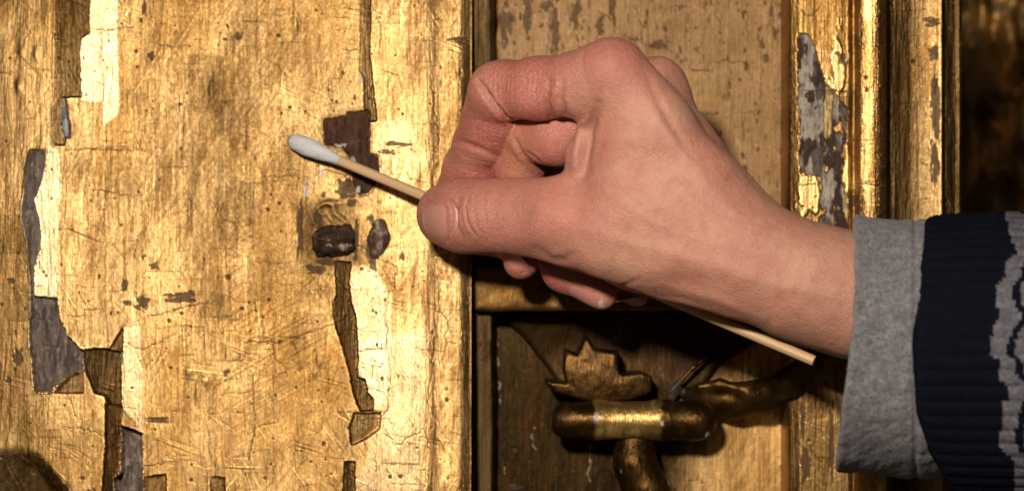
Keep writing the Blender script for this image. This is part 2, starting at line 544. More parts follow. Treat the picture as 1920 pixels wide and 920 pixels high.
LEAN = math.tan(math.radians(4.5))     # the whole panel leans back a little
def build_pilaster():
    root = empty('gilded_pilaster')
    tag(root, 'cracked and flaking gold leaf panel on the left of the picture', 'gilded panel')
    r = Relief(-130, 883, -130, 1050, 1.55, 0.0)
    rs = random.Random(11)
    base_gold(r, 1)
    X, Y = r.X, r.Y
    k = 1000.0 / SPX
    r.H += ((Y - 460) * k * LEAN).astype(np.float32)
    # large form: flat field, a shallow sunk edge on the left, a raised rounded margin on the right
    r.H += np.where(X < 97, (X - 97) * k * math.tan(math.radians(5)), 0)
    r.H += 0.35 * smooth(640, 700, X) - 0.9 * smooth(852, 883, X) ** 2 * 1.6
    r.H += 0.5 * np.exp(-((X - 760) / 45.0) ** 2) * 1.0
    r.H += -0.45 * np.exp(-((X - 816) / 9.0) ** 2)
    # brushed, duller middle of the field with cross-hatching
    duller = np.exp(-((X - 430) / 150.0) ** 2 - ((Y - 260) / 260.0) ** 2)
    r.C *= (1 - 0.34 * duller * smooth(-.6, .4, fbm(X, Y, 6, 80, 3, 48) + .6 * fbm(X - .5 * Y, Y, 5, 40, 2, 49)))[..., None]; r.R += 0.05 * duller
    r.C *= (1 + .30 * smooth(665, 730, X) * smooth(872, 835, X) + .16 * smooth(480, 720, Y) * smooth(90, 240, X))[..., None]  # right band, turned to the light, brightened in colour; lower field lighter too
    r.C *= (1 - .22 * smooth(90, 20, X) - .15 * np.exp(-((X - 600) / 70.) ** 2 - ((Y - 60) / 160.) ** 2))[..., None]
    hat = fbm(X * .5 + Y * .87, -X * .87 + Y * .5, 3.2, 90, 2, 41) + fbm(X * .85 - Y * .5, X * .5 + Y * .85, 90, 3.4, 2, 43)
    hm = np.exp(-((X - 470) / 120.0) ** 2 - ((Y - 330) / 190.0) ** 2) + np.exp(-((X - 500) / 120.) ** 2 - ((Y - 640) / 160.) ** 2)
    r.H += 0.045 * hat * hm
    streak = fbm(X, Y, 3.0, 140, 3, 51) * smooth(690, 760, X) * smooth(830, 800, X)
    r.H += 0.06 * streak
    # ---- pieces that stand up and catch the light, the glint tinted into their colour
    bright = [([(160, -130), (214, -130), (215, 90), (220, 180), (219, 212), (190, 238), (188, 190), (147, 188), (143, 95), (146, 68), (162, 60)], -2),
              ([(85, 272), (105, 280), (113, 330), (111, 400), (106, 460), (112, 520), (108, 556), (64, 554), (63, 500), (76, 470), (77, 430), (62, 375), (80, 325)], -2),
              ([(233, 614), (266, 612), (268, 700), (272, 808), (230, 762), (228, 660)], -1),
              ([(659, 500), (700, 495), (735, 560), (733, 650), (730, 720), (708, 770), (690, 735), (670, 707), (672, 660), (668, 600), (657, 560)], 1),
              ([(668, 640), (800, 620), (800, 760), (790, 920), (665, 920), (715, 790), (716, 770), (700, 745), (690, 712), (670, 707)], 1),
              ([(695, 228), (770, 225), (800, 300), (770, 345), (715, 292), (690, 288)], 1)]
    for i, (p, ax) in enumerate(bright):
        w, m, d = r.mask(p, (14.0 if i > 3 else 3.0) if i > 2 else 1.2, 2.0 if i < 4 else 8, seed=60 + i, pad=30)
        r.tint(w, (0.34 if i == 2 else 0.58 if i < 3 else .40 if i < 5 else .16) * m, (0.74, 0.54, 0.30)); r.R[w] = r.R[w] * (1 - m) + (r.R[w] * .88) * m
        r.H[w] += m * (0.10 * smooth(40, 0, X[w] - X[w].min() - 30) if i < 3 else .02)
    leaves_and_wear(r, 260, 820, 420, 380, (-120, 880, -120, 1040), rs)
    # brush wear: brown specks along the right margin
    rim = smooth(0.18, 0.5, fbm(X, Y, 9, 26, 4, 61)) * smooth(800, 822, X) * 0.7
    r.C = r.C * (1 - rim[..., None]) + np.array([.20, .095, .03], np.float32) * rim[..., None]
    # ---- curled and sunken strips, tilted away; mul paints their shade into the colour
    R_ = r.ramp
    R_([(97, -130), (162, -130), (160, 60), (146, 68), (143, 95), (147, 180), (117, 182), (112, 225), (120, 258), (118, 272), (93, 272), (95, 130)], 19, 96, 0, 0, 0, 0.27, rough=.42)
    R_([(160, 655), (198, 652), (226, 658), (229, 700), (231, 762), (204, 755), (200, 740), (180, 735), (162, 690)], 24, 160, 4, 655, 0.3, 0.34, rough=.4)
    R_([(200, 755), (232, 762), (229, 800), (229, 850), (220, 925), (196, 925), (203, 830)], 28, 197, 0, 0, 0.5, 0.27, rough=.4)
    R_([(206, 655), (232, 613), (231, 652)], 22, 206, 8, 640, 0.1, 0.8)
    R_([(130, 706), (158, 690), (160, 735), (105, 735)], 20, 105, 6, 700, 0.3, 0.8)
    R_([(-10, 838), (45, 845), (75, 862), (100, 890), (128, 930), (128, 1060), (-130, 1060), (-130, 838)], 5, -10, 15, 850, 0.0, 0.70, soft=18, rag=5, pad=40)  # soft corner shadow, painted into the colour and tilted in
    R_([(275, 890), (316, 885), (318, 1060), (275, 1060)], 10, 275, 6, 890, 0.1, 0.85)
    R_([(400, 890), (425, 892), (428, 1000), (395, 1000)], 5, 395, 4, 890, 0.05, 0.95)
    R_([(626, 490), (659, 490), (655, 530), (658, 560), (668, 600), (672, 660), (670, 707), (685, 710), (690, 735), (700, 745), (700, 768), (678, 770), (665, 740), (655, 690), (640, 640), (625, 595), (622, 570), (632, 555)], 19, 623, 0, 0, 0.0, 0.30, rough=.4)
    R_([(665, 772), (715, 771), (713, 800), (690, 818), (660, 832), (655, 800)], 15, 655, 5, 772, 0.0, 0.9, rough=.4)
    R_([(648, 862), (667, 862), (668, 1000), (638, 1000), (646, 890)], 20, 640, 0, 0, 0.0, 0.34, rough=.4)
    R_([(673, -130), (694, -130), (692, 100), (700, 180), (706, 226), (691, 226), (690, 208), (682, 205), (680, 145), (673, 130)], 16, 673, 0, 0, 0.05, 0.42, rough=.42)
    0 and R_([(-5, 520), (30, 545), (58, 640), (62, 740), (100, 740), (103, 800), (60, 830), (0, 820)], 6, -5, 2, 520, 0.0, 0.95, soft=6)
    # ---- places where ground and wood show
    r.loss([(55, 283), (83, 282), (80, 325), (62, 375), (75, 428), (76, 460), (64, 500), (65, 555), (108, 558), (113, 595), (128, 630), (150, 652), (158, 655), (158, 690), (130, 706), (105, 722), (100, 733), (68, 733), (65, 700), (58, 640), (60, 560), (55, 500), (50, 450), (38, 410), (42, 350), (50, 300)], 1, 1.5, GREY, seed=5)
    r.loss([(232, 795), (270, 808), (271, 880), (273, 925), (273, 1060), (216, 1060), (220, 895), (232, 885)], 2, 1.4, GREY, seed=25)
    r.loss([(607, 225), (650, 218), (652, 212), (690, 208), (690, 290), (710, 292), (711, 325), (705, 345), (690, 362), (672, 366), (660, 340), (655, 290), (640, 272), (610, 268)], 3, 0.9, BOLE, rough=.5, rag=1.6, seed=45)
    r.loss([(115, 183), (119, 184), (121, 205), (127, 232), (127, 256), (119, 256), (112, 228), (114, 200)], 4, 0.7, (0.34, 0.34, 0.37), seed=65, rag=1.2, ragscale=6)
    r.loss([(227, 655), (233, 656), (232, 676), (228, 678)], 5, 0.6, (0.34, 0.34, 0.37), seed=75, rag=.8, ragscale=6)
    # ---- deep dirt and damage round the old nail
    for (x, y, rx, ry) in [(340, 558, 26, 10), (268, 568, 12, 12), (290, 499, 8, 6), (234, 535, 6, 9), (238, 568, 9, 4), (300, 786, 22, 4), (35, 673, 10, 17), (20, 527, 8, 4), (18, 712, 5, 6), (425, 698, 7, 5), (865, 75, 11, 9), (845, 72, 8, 3), (862, 135, 3, 9),
                           (648, 352, 17, 15), (652, 345, 8, 8), (705, 450, 17, 40), (615, 490, 20, 8), (590, 505, 16, 8), (562, 430, 5, 50), (660, 380, 10, 6), (596, 410, 9, 13), (668, 450, 5, 30), (700, 495, 7, 16), (755, 480, 7, 6), (745, 270, 26, 4), (726, 285, 14, 5), (443, 64, 6, 9), (280, 105, 7, 10), (265, 15, 4, 14)]:
        r.spot(x, y, rx, ry, (0.055, 0.026, 0.012), -0.14, 0.8, 0.15, rag=0.95)
    w, m, d = r.mask([(560, 380), (600, 372), (660, 378), (690, 420), (690, 500), (640, 510), (570, 505)], 14, 8, seed=91, pad=40)
    r.mul(w, m * .55, 0.6); r.R[w] += .1 * m
    for (x, y, rx, ry, h) in [(30, 160, 6, 16, .35), (33, 95, 5, 12, .25), (62, 97, 6, 16, .3), (282, 112, 7, 12, .35), (600, 675, 6, 12, .35), (592, 695, 5, 9, .3), (358, 695, 9, 12, .4), (388, 712, 8, 10, .35), (375, 735, 6, 18, .25),
                              (607, 535, 8, 14, .35), (622, 380, 24, 6, .4), (365, 380, 7, 60, .22), (480, 420, 9, 50, .22), (395, 165, 7, 16, .25)]:
        r.dome(x, y, rx, ry, h)
    # arched lip of paint above the nail
    for pts, hh in (([(588, 418), (586, 402), (597, 387), (612, 380), (624, 386), (628, 400), (637, 408), (648, 416)], .32), ([(600, 420), (600, 404), (612, 398), (620, 410), (640, 421)], .2)):
        w = r.win(pts, 16); d, t = line_dist(r.X[w], r.Y[w], pts)
        m = np.exp(-(d / 4.0) ** 2); r.H[w] += hh * m
        e = np.exp(-((d - 6) / 1.1) ** 2) * smooth(-.3, .3, fbm(r.X[w], r.Y[w], 9, 9, 2, 5)); r.tint(w, .8 * e, (.04, .02, .01)); r.M[w] *= 1 - .8 * e
    # white fills
    for (x, y, rx, ry) in [(573, 362, 4, 6), (576, 340, 3, 4), (603, 322, 4, 5), (576, 352, 2, 6), (672, 355, 4, 6), (638, 272, 10, 3), (661, 300, 6, 6), (677, 148, 4, 4)]:
        r.spot(x, y, rx, ry, (.55, .53, .52), .05, .9, 0, .8)
    # ---- the long cracks
    CR = [[(672, -130), (674, 60), (672, 130), (680, 150), (682, 205)], [(820, 485), (822, 560), (818, 620), (812, 690), (800, 760), (796, 800), (810, 850), (812, 930)], [(735, 480), (740, 520), (722, 570), (726, 640), (733, 690), (730, 760), (716, 780), (707, 830), (708, 920)],
          [(728, 600), (725, 655), (668, 655)], [(800, 40), (808, 120), (812, 200), (822, 260), (800, 330)], [(715, 130), (745, 138), (752, 165)], [(706, 20), (712, 70), (708, 110)], [(640, 90), (672, 91)], [(688, 108), (700, 104)], [(117, 280), (175, 279), (270, 282)], [(195, 360), (194, 440)], [(172, 357), (195, 358), (243, 366)],
          [(120, 610), (150, 652)], [(232, 640), (270, 655), (330, 625)], [(265, 612), (260, 600), (330, 580), (400, 565)], [(130, 735), (150, 790), (160, 790)], [(60, 595), (100, 600)], [(120, 650), (60, 648)], [(160, 50), (185, 52), (245, 48)], [(450, 640), (530, 640), (660, 596)],
          [(575, 330), (572, 380), (578, 420)], [(500, 330), (570, 332)], [(605, 318), (640, 325), (655, 345)], [(700, 480), (745, 500), (740, 540), (715, 500)], [(715, 470), (760, 455)], [(475, 695), (478, 760), (482, 820)], [(720, 810), (745, 830), (800, 800)], [(850, 10), (846, 90), (860, 160)], [(845, 68), (878, 72)], [(845, 76), (880, 80)], [(850, 84), (874, 90)],
          [(120, 800), (170, 802), (195, 815)], [(250, 870), (330, 866)], [(690, 772), (720, 770)], [(660, 835), (690, 815)], [(560, 548), (585, 525), (610, 500)], [(510, 635), (517, 672), (540, 690)], [(520, 790), (480, 800), (470, 860)], [(800, 560), (840, 600), (835, 660)]]
    for c in CR: r.crack(c, 0.85, 0.09, 0.8, 1.6)
    for c in [[(355, 0), (300, 90), (215, 222)], [(378, 0), (330, 80), (275, 150)], [(600, 120), (560, 330)], [(668, 0), (640, 80), (628, 150)], [(300, 640), (330, 740)], [(345, 400), (330, 540)], [(235, 700), (300, 640)]]:
        for a_, b_ in zip(c[:-1], c[1:]): r.stroke(a_, b_, 1.4, .07, 1.3)
    grime(r)
    parts = {0: ('gold_leaf_face', M_GILD, None), 1: ('bare_wood_patch', M_WOOD, 'long grey patch of bare wood where the gold has flaked off'),
             2: ('bare_wood_patch', M_WOOD, 'grey bare wood patch at the bottom edge'), 3: ('bare_wood_patch', M_BOLE, 'dark brown stepped patch behind the swab stick'),
             4: ('white_ground_chip', M_WOOD, None), 5: ('white_ground_chip', M_WOOD, None)}
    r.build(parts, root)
    # side of the pilaster going back into the recess
    s = Relief(0, 44, -130, 1050, 3.0, 0.0)
    yy, dd = s.Y, s.X
    V = PTA(np.full(dd.size, 883.0), yy.ravel(), np.zeros(dd.size)); V[:, 1] = np.where(dd.ravel() < .5, 1.45, dd.ravel() + 1.0) - (yy.ravel() - 460) * 1000 / SPX * LEAN * np.clip(1 - dd.ravel() / 40, 0, 1)
    V[:, 0] += 0.25 * fbm(dd.ravel(), yy.ravel(), 20, 140, 3, 4) * (dd.ravel() > 1)
    ny, nx = dd.shape; idx = np.arange(nx * ny).reshape(ny, nx)
    Q = np.stack([idx[:-1, :-1], idx[1:, :-1], idx[1:, 1:], idx[:-1, 1:]], -1).reshape(-1, 4)
    c = np.array(GOLD_B)[None] * (1.0 + 0.5 * fbm(dd.ravel(), yy.ravel(), 30, 90, 3, 8))[:, None]
    mesh_np('panel_side', V, Q, M_GILD, root, {'col': np.concatenate([c, np.ones((len(c), 1))], 1), 'pbr': np.tile([.3, .6, 0, 1], (len(c), 1))})
    return root


# ------------------------------------------------------------------ shapes grown from distance fields
def sdf_obj(name, fld, mat, parent, colfn, label=None, disp=None):
    V, Q = surface_nets(fld)
    if disp is not None:
        N = vert_normals(V, Q); V = V + N * disp(V)[:, None]
    px, py = to_px(V)
    c, m, r = colfn(px, py, V)
    n = len(V)
    col = np.concatenate([np.clip(c, .003, .95) * np.ones((n, 3)), np.ones((n, 1))], 1)
    pbr = np.stack([m * np.ones(n), r * np.ones(n), np.zeros(n), np.ones(n)], 1)
    o = mesh_np(name, V, Q, mat, parent, {'col': col, 'pbr': pbr})
    if label: o['label'] = label
    return o

def field_px(x0, x1, y0, y1, h0, h1, vox):
    A = np.array([PT(x, y, h) for x in (x0, x1) for y in (y0, y1) for h in (h0, h1)])
    return Field(A.min(0), A.max(0), vox)

def lumps(V, amp, sc, seed):
    return amp * (fbm(V[:, 0] + .6 * V[:, 1], V[:, 2] - .3 * V[:, 1], sc, sc, 3, seed))

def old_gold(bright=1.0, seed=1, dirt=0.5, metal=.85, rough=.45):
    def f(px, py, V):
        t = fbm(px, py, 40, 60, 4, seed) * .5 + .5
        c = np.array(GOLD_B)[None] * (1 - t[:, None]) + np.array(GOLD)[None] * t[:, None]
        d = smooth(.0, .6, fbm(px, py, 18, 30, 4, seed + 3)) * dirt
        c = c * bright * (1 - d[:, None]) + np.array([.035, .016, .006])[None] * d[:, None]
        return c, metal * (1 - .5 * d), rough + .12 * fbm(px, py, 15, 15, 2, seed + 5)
    return f

def extrude_sdf(fld, poly, hf, hb, rnd, dome=0.0, cx=0, cy=0, rx=1, ry=1):
    """polygon in photo pixels (placed at height hf) extruded back from hf to hb, with rounded edges"""
    P3 = np.array([PT(x, y, hf) for x, y in poly])[:, [0, 2]]
    s = (slice(0, fld.n[0]), slice(0, fld.n[1]), slice(0, fld.n[2]))
    X, Y, Z = fld.axes(s)
    x2 = X[:, 0, 0]; z2 = Z[0, 0, :]
    XX, ZZ = np.meshgrid(x2, z2, indexing='ij')
    d2 = poly_sdf(XX, ZZ, P3)
    f0 = np.zeros_like(d2)
    if dome:
        c = PT(cx, cy, hf); k = 1000 / SPX
        f0 = dome * np.clip(1 - ((XX - c[0]) / (rx * k)) ** 2 - ((ZZ - c[2]) / (ry * k)) ** 2, -1, 1)
    dx = d2[:, None, :] + rnd
    top = (-hf - f0[:, None, :]) + rnd; bot = -hb
    dy = np.maximum(top - Y, Y - bot)
    d = np.minimum(np.maximum(dx, dy), 0) + np.sqrt(np.maximum(dx, 0) ** 2 + np.maximum(dy, 0) ** 2) - rnd
    fld.F = np.minimum(fld.F, d.astype(np.float32))

def build_nail_stub(root):
    def col(px, py, V):
        t = fbm(px, py, 10, 9, 4, 3)
        c = np.tile([.036, .019, .009], (len(px), 1))
        c = c * (1 + .8 * t[:, None])
        w = smooth(.05, .35, fbm(px, py, 14, 9, 3, 8) + .9 * np.exp(-((px - 637) / 20) ** 2 - ((py - 463) / 8) ** 2) - .5)
        c = c * (1 - w[:, None]) + np.array([.36, .26, .18])[None] * w[:, None]
        return c, 0.0, .45 + .2 * w
    f = field_px(565, 685, 405, 500, -2, 8, .35)
    extrude_sdf(f, [(596, 424), (656, 421), (664, 440), (665, 470), (655, 480), (592, 482), (583, 468), (584, 444)], 1.6, -2, 1.1)
    f.chain([JT(604, 464, 1.6, 13), JT(650, 461, 1.9, 13)], 1.2); f.chain([JT(604, 436, 0.6, 9), JT(648, 434, 0.6, 9)], 1.0)
    sdf_obj('iron_stub', f, M_BOLE, root, col, 'dark corroded stub sticking out below the swab', lambda V: lumps(V, .8, 2.6, 4) + lumps(V, .3, .9, 6))
    f = field_px(680, 745, 395, 500, -3, 5, .35)
    f.chain([JT(712, 424, -.9, 15), JT(711, 450, -.6, 18), JT(705, 475, -.9, 15)], 3)
    def col2(px, py, V):
        t = smooth(-.2, .35, fbm(px, py, 12, 16, 4, 12) + .5 * np.exp(-((px - 710) / 9) ** 2 - ((py - 455) / 28) ** 2) - .2)
        c = np.array([.10, .05, .028])[None] * (1 - t[:, None]) + np.array([.34, .27, .22])[None] * t[:, None]
        return c, 0.0, .42
    sdf_obj('plaster_plug', f, M_BOLE, root, col2, 'oval whitish brown plug beside the dark stub', lambda V: lumps(V, .4, 2.0, 7))

def build_recess():
    wall = empty('recess_wall'); tag(wall, kind='structure')
    r = Relief(862, 1500, -130, 1050, 2.1, -26.0)
    X, Y = r.X, r.Y; rs = random.Random(5)
    base_gold(r, 21)
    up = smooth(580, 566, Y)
    t = fbm(X, Y, 90, 70, 4, 31) * .5 + .5; g = fbm(X, Y, 9, 120, 3, 33)
    mat = np.array([.215, .116, .044])[None, None] * (1 - t[..., None]) + np.array([.325, .190, .088])[None, None] * t[..., None]
    mat = mat * (1 + .09 * g[..., None])
    och = smooth(.1, .55, fbm(X, Y, 26, 44, 4, 37))[..., None] * .55
    mat = mat * (1 - och) + np.array([.20, .095, .026])[None, None] * och
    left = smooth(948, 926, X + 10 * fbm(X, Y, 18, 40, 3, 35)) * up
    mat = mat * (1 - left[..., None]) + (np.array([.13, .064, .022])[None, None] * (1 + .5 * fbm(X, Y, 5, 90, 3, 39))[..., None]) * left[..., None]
    low = r.C * (0.09 + 1.75 * smooth(1290, 1390, X + .4 * (Y - 760)))[..., None]  # shadow of hand and pilaster painted dark, lit gold at right painted bright
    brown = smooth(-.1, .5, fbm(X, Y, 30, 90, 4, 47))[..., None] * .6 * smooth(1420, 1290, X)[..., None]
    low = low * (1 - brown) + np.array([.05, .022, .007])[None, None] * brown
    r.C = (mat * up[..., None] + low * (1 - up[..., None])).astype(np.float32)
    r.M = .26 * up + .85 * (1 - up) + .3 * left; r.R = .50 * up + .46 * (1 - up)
    for i in range(520):     # stains and lost flecks, thickest near the top
        x = rs.uniform(940, 1480); y = -120 + 560 * rs.random() ** 1.7
        q = rs.random()
        r.spot(x, y, rs.uniform(1.2, 3.4), rs.uniform(1.6, 9), rs.choice([(.062, .024, .008), (.085, .034, .010), (.13, .058, .016)]), -.05, rs.uniform(.5, .95), .1, 1.1)
    for (x, y, rx, ry) in [(990, 22, 9, 34), (1078, 30, 10, 26), (1040, 60, 6, 40), (1150, 20, 5, 30), (1190, 75, 8, 7), (1235, 85, 16, 7), (1030, 10, 14, 10), (1125, 50, 6, 20), (946, 40, 12, 32), (1448, 20, 4, 16), (1452, 60, 4, 12), (1437, 110, 5, 8)]:
        r.spot(x, y, rx, ry, (.075, .032, .011), -.08, .8, .1, 1.2)
    for c in [[(1025, 0), (1032, 60), (1024, 110)], [(1190, 10), (1205, 50), (1204, 80), (1225, 90)], [(1400, 0), (1402, 50), (1405, 80)], [(1310, 118), (1400, 114), (1410, 150)], [(1270, 130), (1330, 132)], [(1300, 212), (1345, 214)], [(1395, 220), (1395, 265)], [(1395, 212), (1430, 210)], [(1450, 170), (1480, 165)], [(1255, 15), (1290, 12)], [(1340, 20), (1350, 60)], [(1120, 20), (1150, 40)], [(1425, 140), (1428, 190)]]:
        r.crack(c, 1.1, .08, .8, 2.0)
    for (x, y, rx, ry) in [(1295, 128, 34, 3), (1320, 208, 24, 3), (1296, 150, 26, 10), (1330, 190, 30, 10)]:
        r.spot(x, y, rx, ry, (.30, .165, .05), .05, .7, .3, .9)
    leaves_and_wear(r, 0, 60, 90, 40, (890, 1500, -100, 1040), rs)
    for c in [[(930, 598), (932, 650), (936, 720), (938, 765)], [(925, 830), (922, 870)], [(945, 860), (950, 910)], [(1000, 800), (998, 850)], [(1107, 830), (1105, 915)]]:
        q = []
        for (ax, ay), (bx, by) in zip(c[:-1], c[1:]):
            for i_ in range(6): q.append((ax + (bx - ax) * i_ / 6 + rs.gauss(0, 2.2), ay + (by - ay) * i_ / 6))
        w = r.win(q, 8); d, t_ = line_dist(r.X[w], r.Y[w] , q); m = np.exp(-((d + 1.4 * fbm(r.X[w], r.Y[w], 6, 6, 2, 3)) / 1.1) ** 2) * smooth(-.2, .2, fbm(r.X[w], r.Y[w], 9, 16, 2, 9))
        r.tint(w, .8 * m, (.42, .30, .17)); r.M[w] *= 1 - .8 * m
    for (x, y, rx, ry) in [(924, 795, 6, 11), (1515 - 40, 760, 6, 40), (925, 842, 4, 22), (968, 915, 14, 5), (1514 - 42, 870, 8, 16)]:
        r.spot(x, y, rx, ry, (.45, .27, .10) if x < 930 and y < 800 else (.05, .03, .02), .1, .9, .3, .9)
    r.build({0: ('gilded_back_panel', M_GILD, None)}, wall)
    q = Relief(878, 934, -130, 1050, 2.0, -12.0)
    base_gold(q, 121); x, y = q.X, q.Y
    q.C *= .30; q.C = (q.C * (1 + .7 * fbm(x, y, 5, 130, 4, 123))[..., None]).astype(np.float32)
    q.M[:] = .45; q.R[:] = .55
    q.H += .25 * fbm(x, y, 6, 160, 3, 125) + .3 * fbm(x, y, 20, 90, 3, 127)
    q.H -= 17 * smooth(920, 933, x + 4 * fbm(x, y, 14, 60, 3, 129))
    leaves_and_wear(q, 0, 20, 40, 20, (880, 930, -120, 1040), rs)
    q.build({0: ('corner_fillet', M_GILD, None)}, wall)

def build_bracket():
    root = empty('carved_bracket'); tag(root, 'dark gilded carved bracket with leaf and rounded bar below the hand', 'bracket')
    og = old_gold
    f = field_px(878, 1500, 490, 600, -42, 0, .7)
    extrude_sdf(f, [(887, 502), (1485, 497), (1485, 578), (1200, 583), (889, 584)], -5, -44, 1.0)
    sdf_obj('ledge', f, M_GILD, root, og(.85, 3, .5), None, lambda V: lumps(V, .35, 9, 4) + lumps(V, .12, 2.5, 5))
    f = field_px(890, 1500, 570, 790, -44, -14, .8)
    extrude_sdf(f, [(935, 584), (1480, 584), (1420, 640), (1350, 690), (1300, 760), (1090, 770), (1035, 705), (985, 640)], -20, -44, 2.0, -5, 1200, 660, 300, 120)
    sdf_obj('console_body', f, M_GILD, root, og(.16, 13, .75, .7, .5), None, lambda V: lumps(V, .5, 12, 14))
    f = field_px(1005, 1240, 615, 775, -34, 0, .45)
    extrude_sdf(f, [(1020, 712), (1062, 717), (1056, 695), (1059, 655), (1082, 663), (1099, 629), (1119, 656), (1160, 660), (1160, 690), (1166, 701), (1203, 697), (1223, 706), (1222, 735), (1190, 748), (1130, 758), (1075, 746), (1040, 736)], -9, -32, 1.0, 1.3, 1120, 715, 110, 80)
    sdf_obj('carved_leaf', f, M_GILD, root, og(.34, 23, .6, .9, .36), None, lambda V: lumps(V, .25, 4, 24))
    f = field_px(1015, 1355, 740, 835, -30, 6, .5)
    f.chain([JT(1062, 787, -8, 34), JT(1120, 787, -8, 35), JT(1240, 787, -8, 36), JT(1296, 788, -8, 37)], 2)
    f.chain([JT(1302, 788, -8, 38), JT(1306, 788, -8, 38)], 1)
    cut = PT(1034, 787, -8)[0]
    f.apply(f.lo, f.lo + f.n * f.v, lambda F, X, Y, Z: smax(F, (cut - X) + .12 * (Z - PT(0, 787, -8)[2]) + 0 * Y, 1.5))
    def barcol(px, py, V):
        c, m, r = og(.30, 33, .65, .9, .34)(px, py, V)
        b = (smooth(1112, 1118, px + 5 * fbm(py, px, 9, 9, 2, 3)) * smooth(1246, 1236, px + 9 * fbm(py, px, 9, 9, 2, 5)))
        c = c * (1 - b[:, None]) + np.array([.52, .32, .10])[None] * (.85 + .25 * fbm(px, py, 30, 8, 3, 6))[:, None] * b[:, None]  # middle band of the bar in brighter gold
        w = np.exp(-((px - 1118) / 5) ** 2 - ((py - 783) / 9) ** 2) + np.exp(-((px - 1242) / 5) ** 2 - ((py - 793) / 6) ** 2) + .8 * np.exp(-((px - 1326) / 5) ** 2 - ((py - 815) / 7) ** 2)
        w = smooth(.35, .6, w + .3 * fbm(px, py, 6, 6, 2, 9))
        c = c * (1 - w[:, None]) + np.array([.40, .36, .34])[None] * w[:, None]
        return c, m * (1 - w), np.where(b > .5, .36, r)
    sdf_obj('rounded_bar', f, M_GILD, root, barcol, 'bar with a band of brighter gold', lambda V: lumps(V, .22, 5, 34))
    f = field_px(1135, 1330, 800, 1060, -42, 2, .6)
    f.chain([JT(1190, 815, -12, 35), JT(1190, 870, -11, 36), JT(1212, 920, -11, 40), JT(1250, 975, -13, 42), JT(1290, 1040, -18, 42)], 4)
    def stemcol(px, py, V):
        c, m, r = og(.28, 43, .6, .9, .36)(px, py, V)
        e = smooth(.1, .3, fbm(px, py, 12, 14, 3, 45) + .8 * np.exp(-((px - (1246 + .3 * (py - 860))) / 9) ** 2) - .55)
        return c * (1 - e[:, None]) + np.array([.30, .26, .24])[None] * e[:, None], m * (1 - e), r
    sdf_obj('curved_stem', f, M_GILD, root, stemcol, None, lambda V: lumps(V, .4, 6, 44))
    f = field_px(1225, 1570, 600, 790, -46, 8, .55)
    f.chain([JT(1288, 738, -20, 12), JT(1328, 744, -17, 23), JT(1380, 750, -16, 27), JT(1432, 742, -11, 24), JT(1482, 714, -3, 20), JT(1520, 676, 2, 16), JT(1548, 636, 3, 12)], 5)
    f.chain([JT(1312, 724, -13, 6), JT(1350, 719, -12, 6), JT(1392, 728, -11, 5), JT(1430, 722, -13, 4)], 3)
    f.chain([JT(1258, 745, -18, 9), JT(1270, 722, -18, 7)], 3)
    f.chain([JT(1258, 732, -17, 4.5), JT(1300, 688, -17, 3.5), JT(1345, 652, -19, 3.2), JT(1400, 630, -22, 2.4)], 1)
    def tcol(px, py, V):
        c, m, r = og(.42, 53, .6, .9, .34)(px, py, V)
        g = smooth(.2, .5, np.exp(-((px - 1265) / 18) ** 2 - ((py - 728) / 20) ** 2) + .4 * fbm(px, py, 10, 10, 3, 55) + .5 * np.exp(-((py - (712 - .72 * (px - 1280))) / 6) ** 2) * (px > 1330))
        return c * (1 - g[:, None]) + np.array([.045, .035, .026])[None] * g[:, None], m * (1 - .9 * g), r
    sdf_obj('curling_tendril', f, M_GILD, root, tcol, None, lambda V: lumps(V, .22, 8, 54))

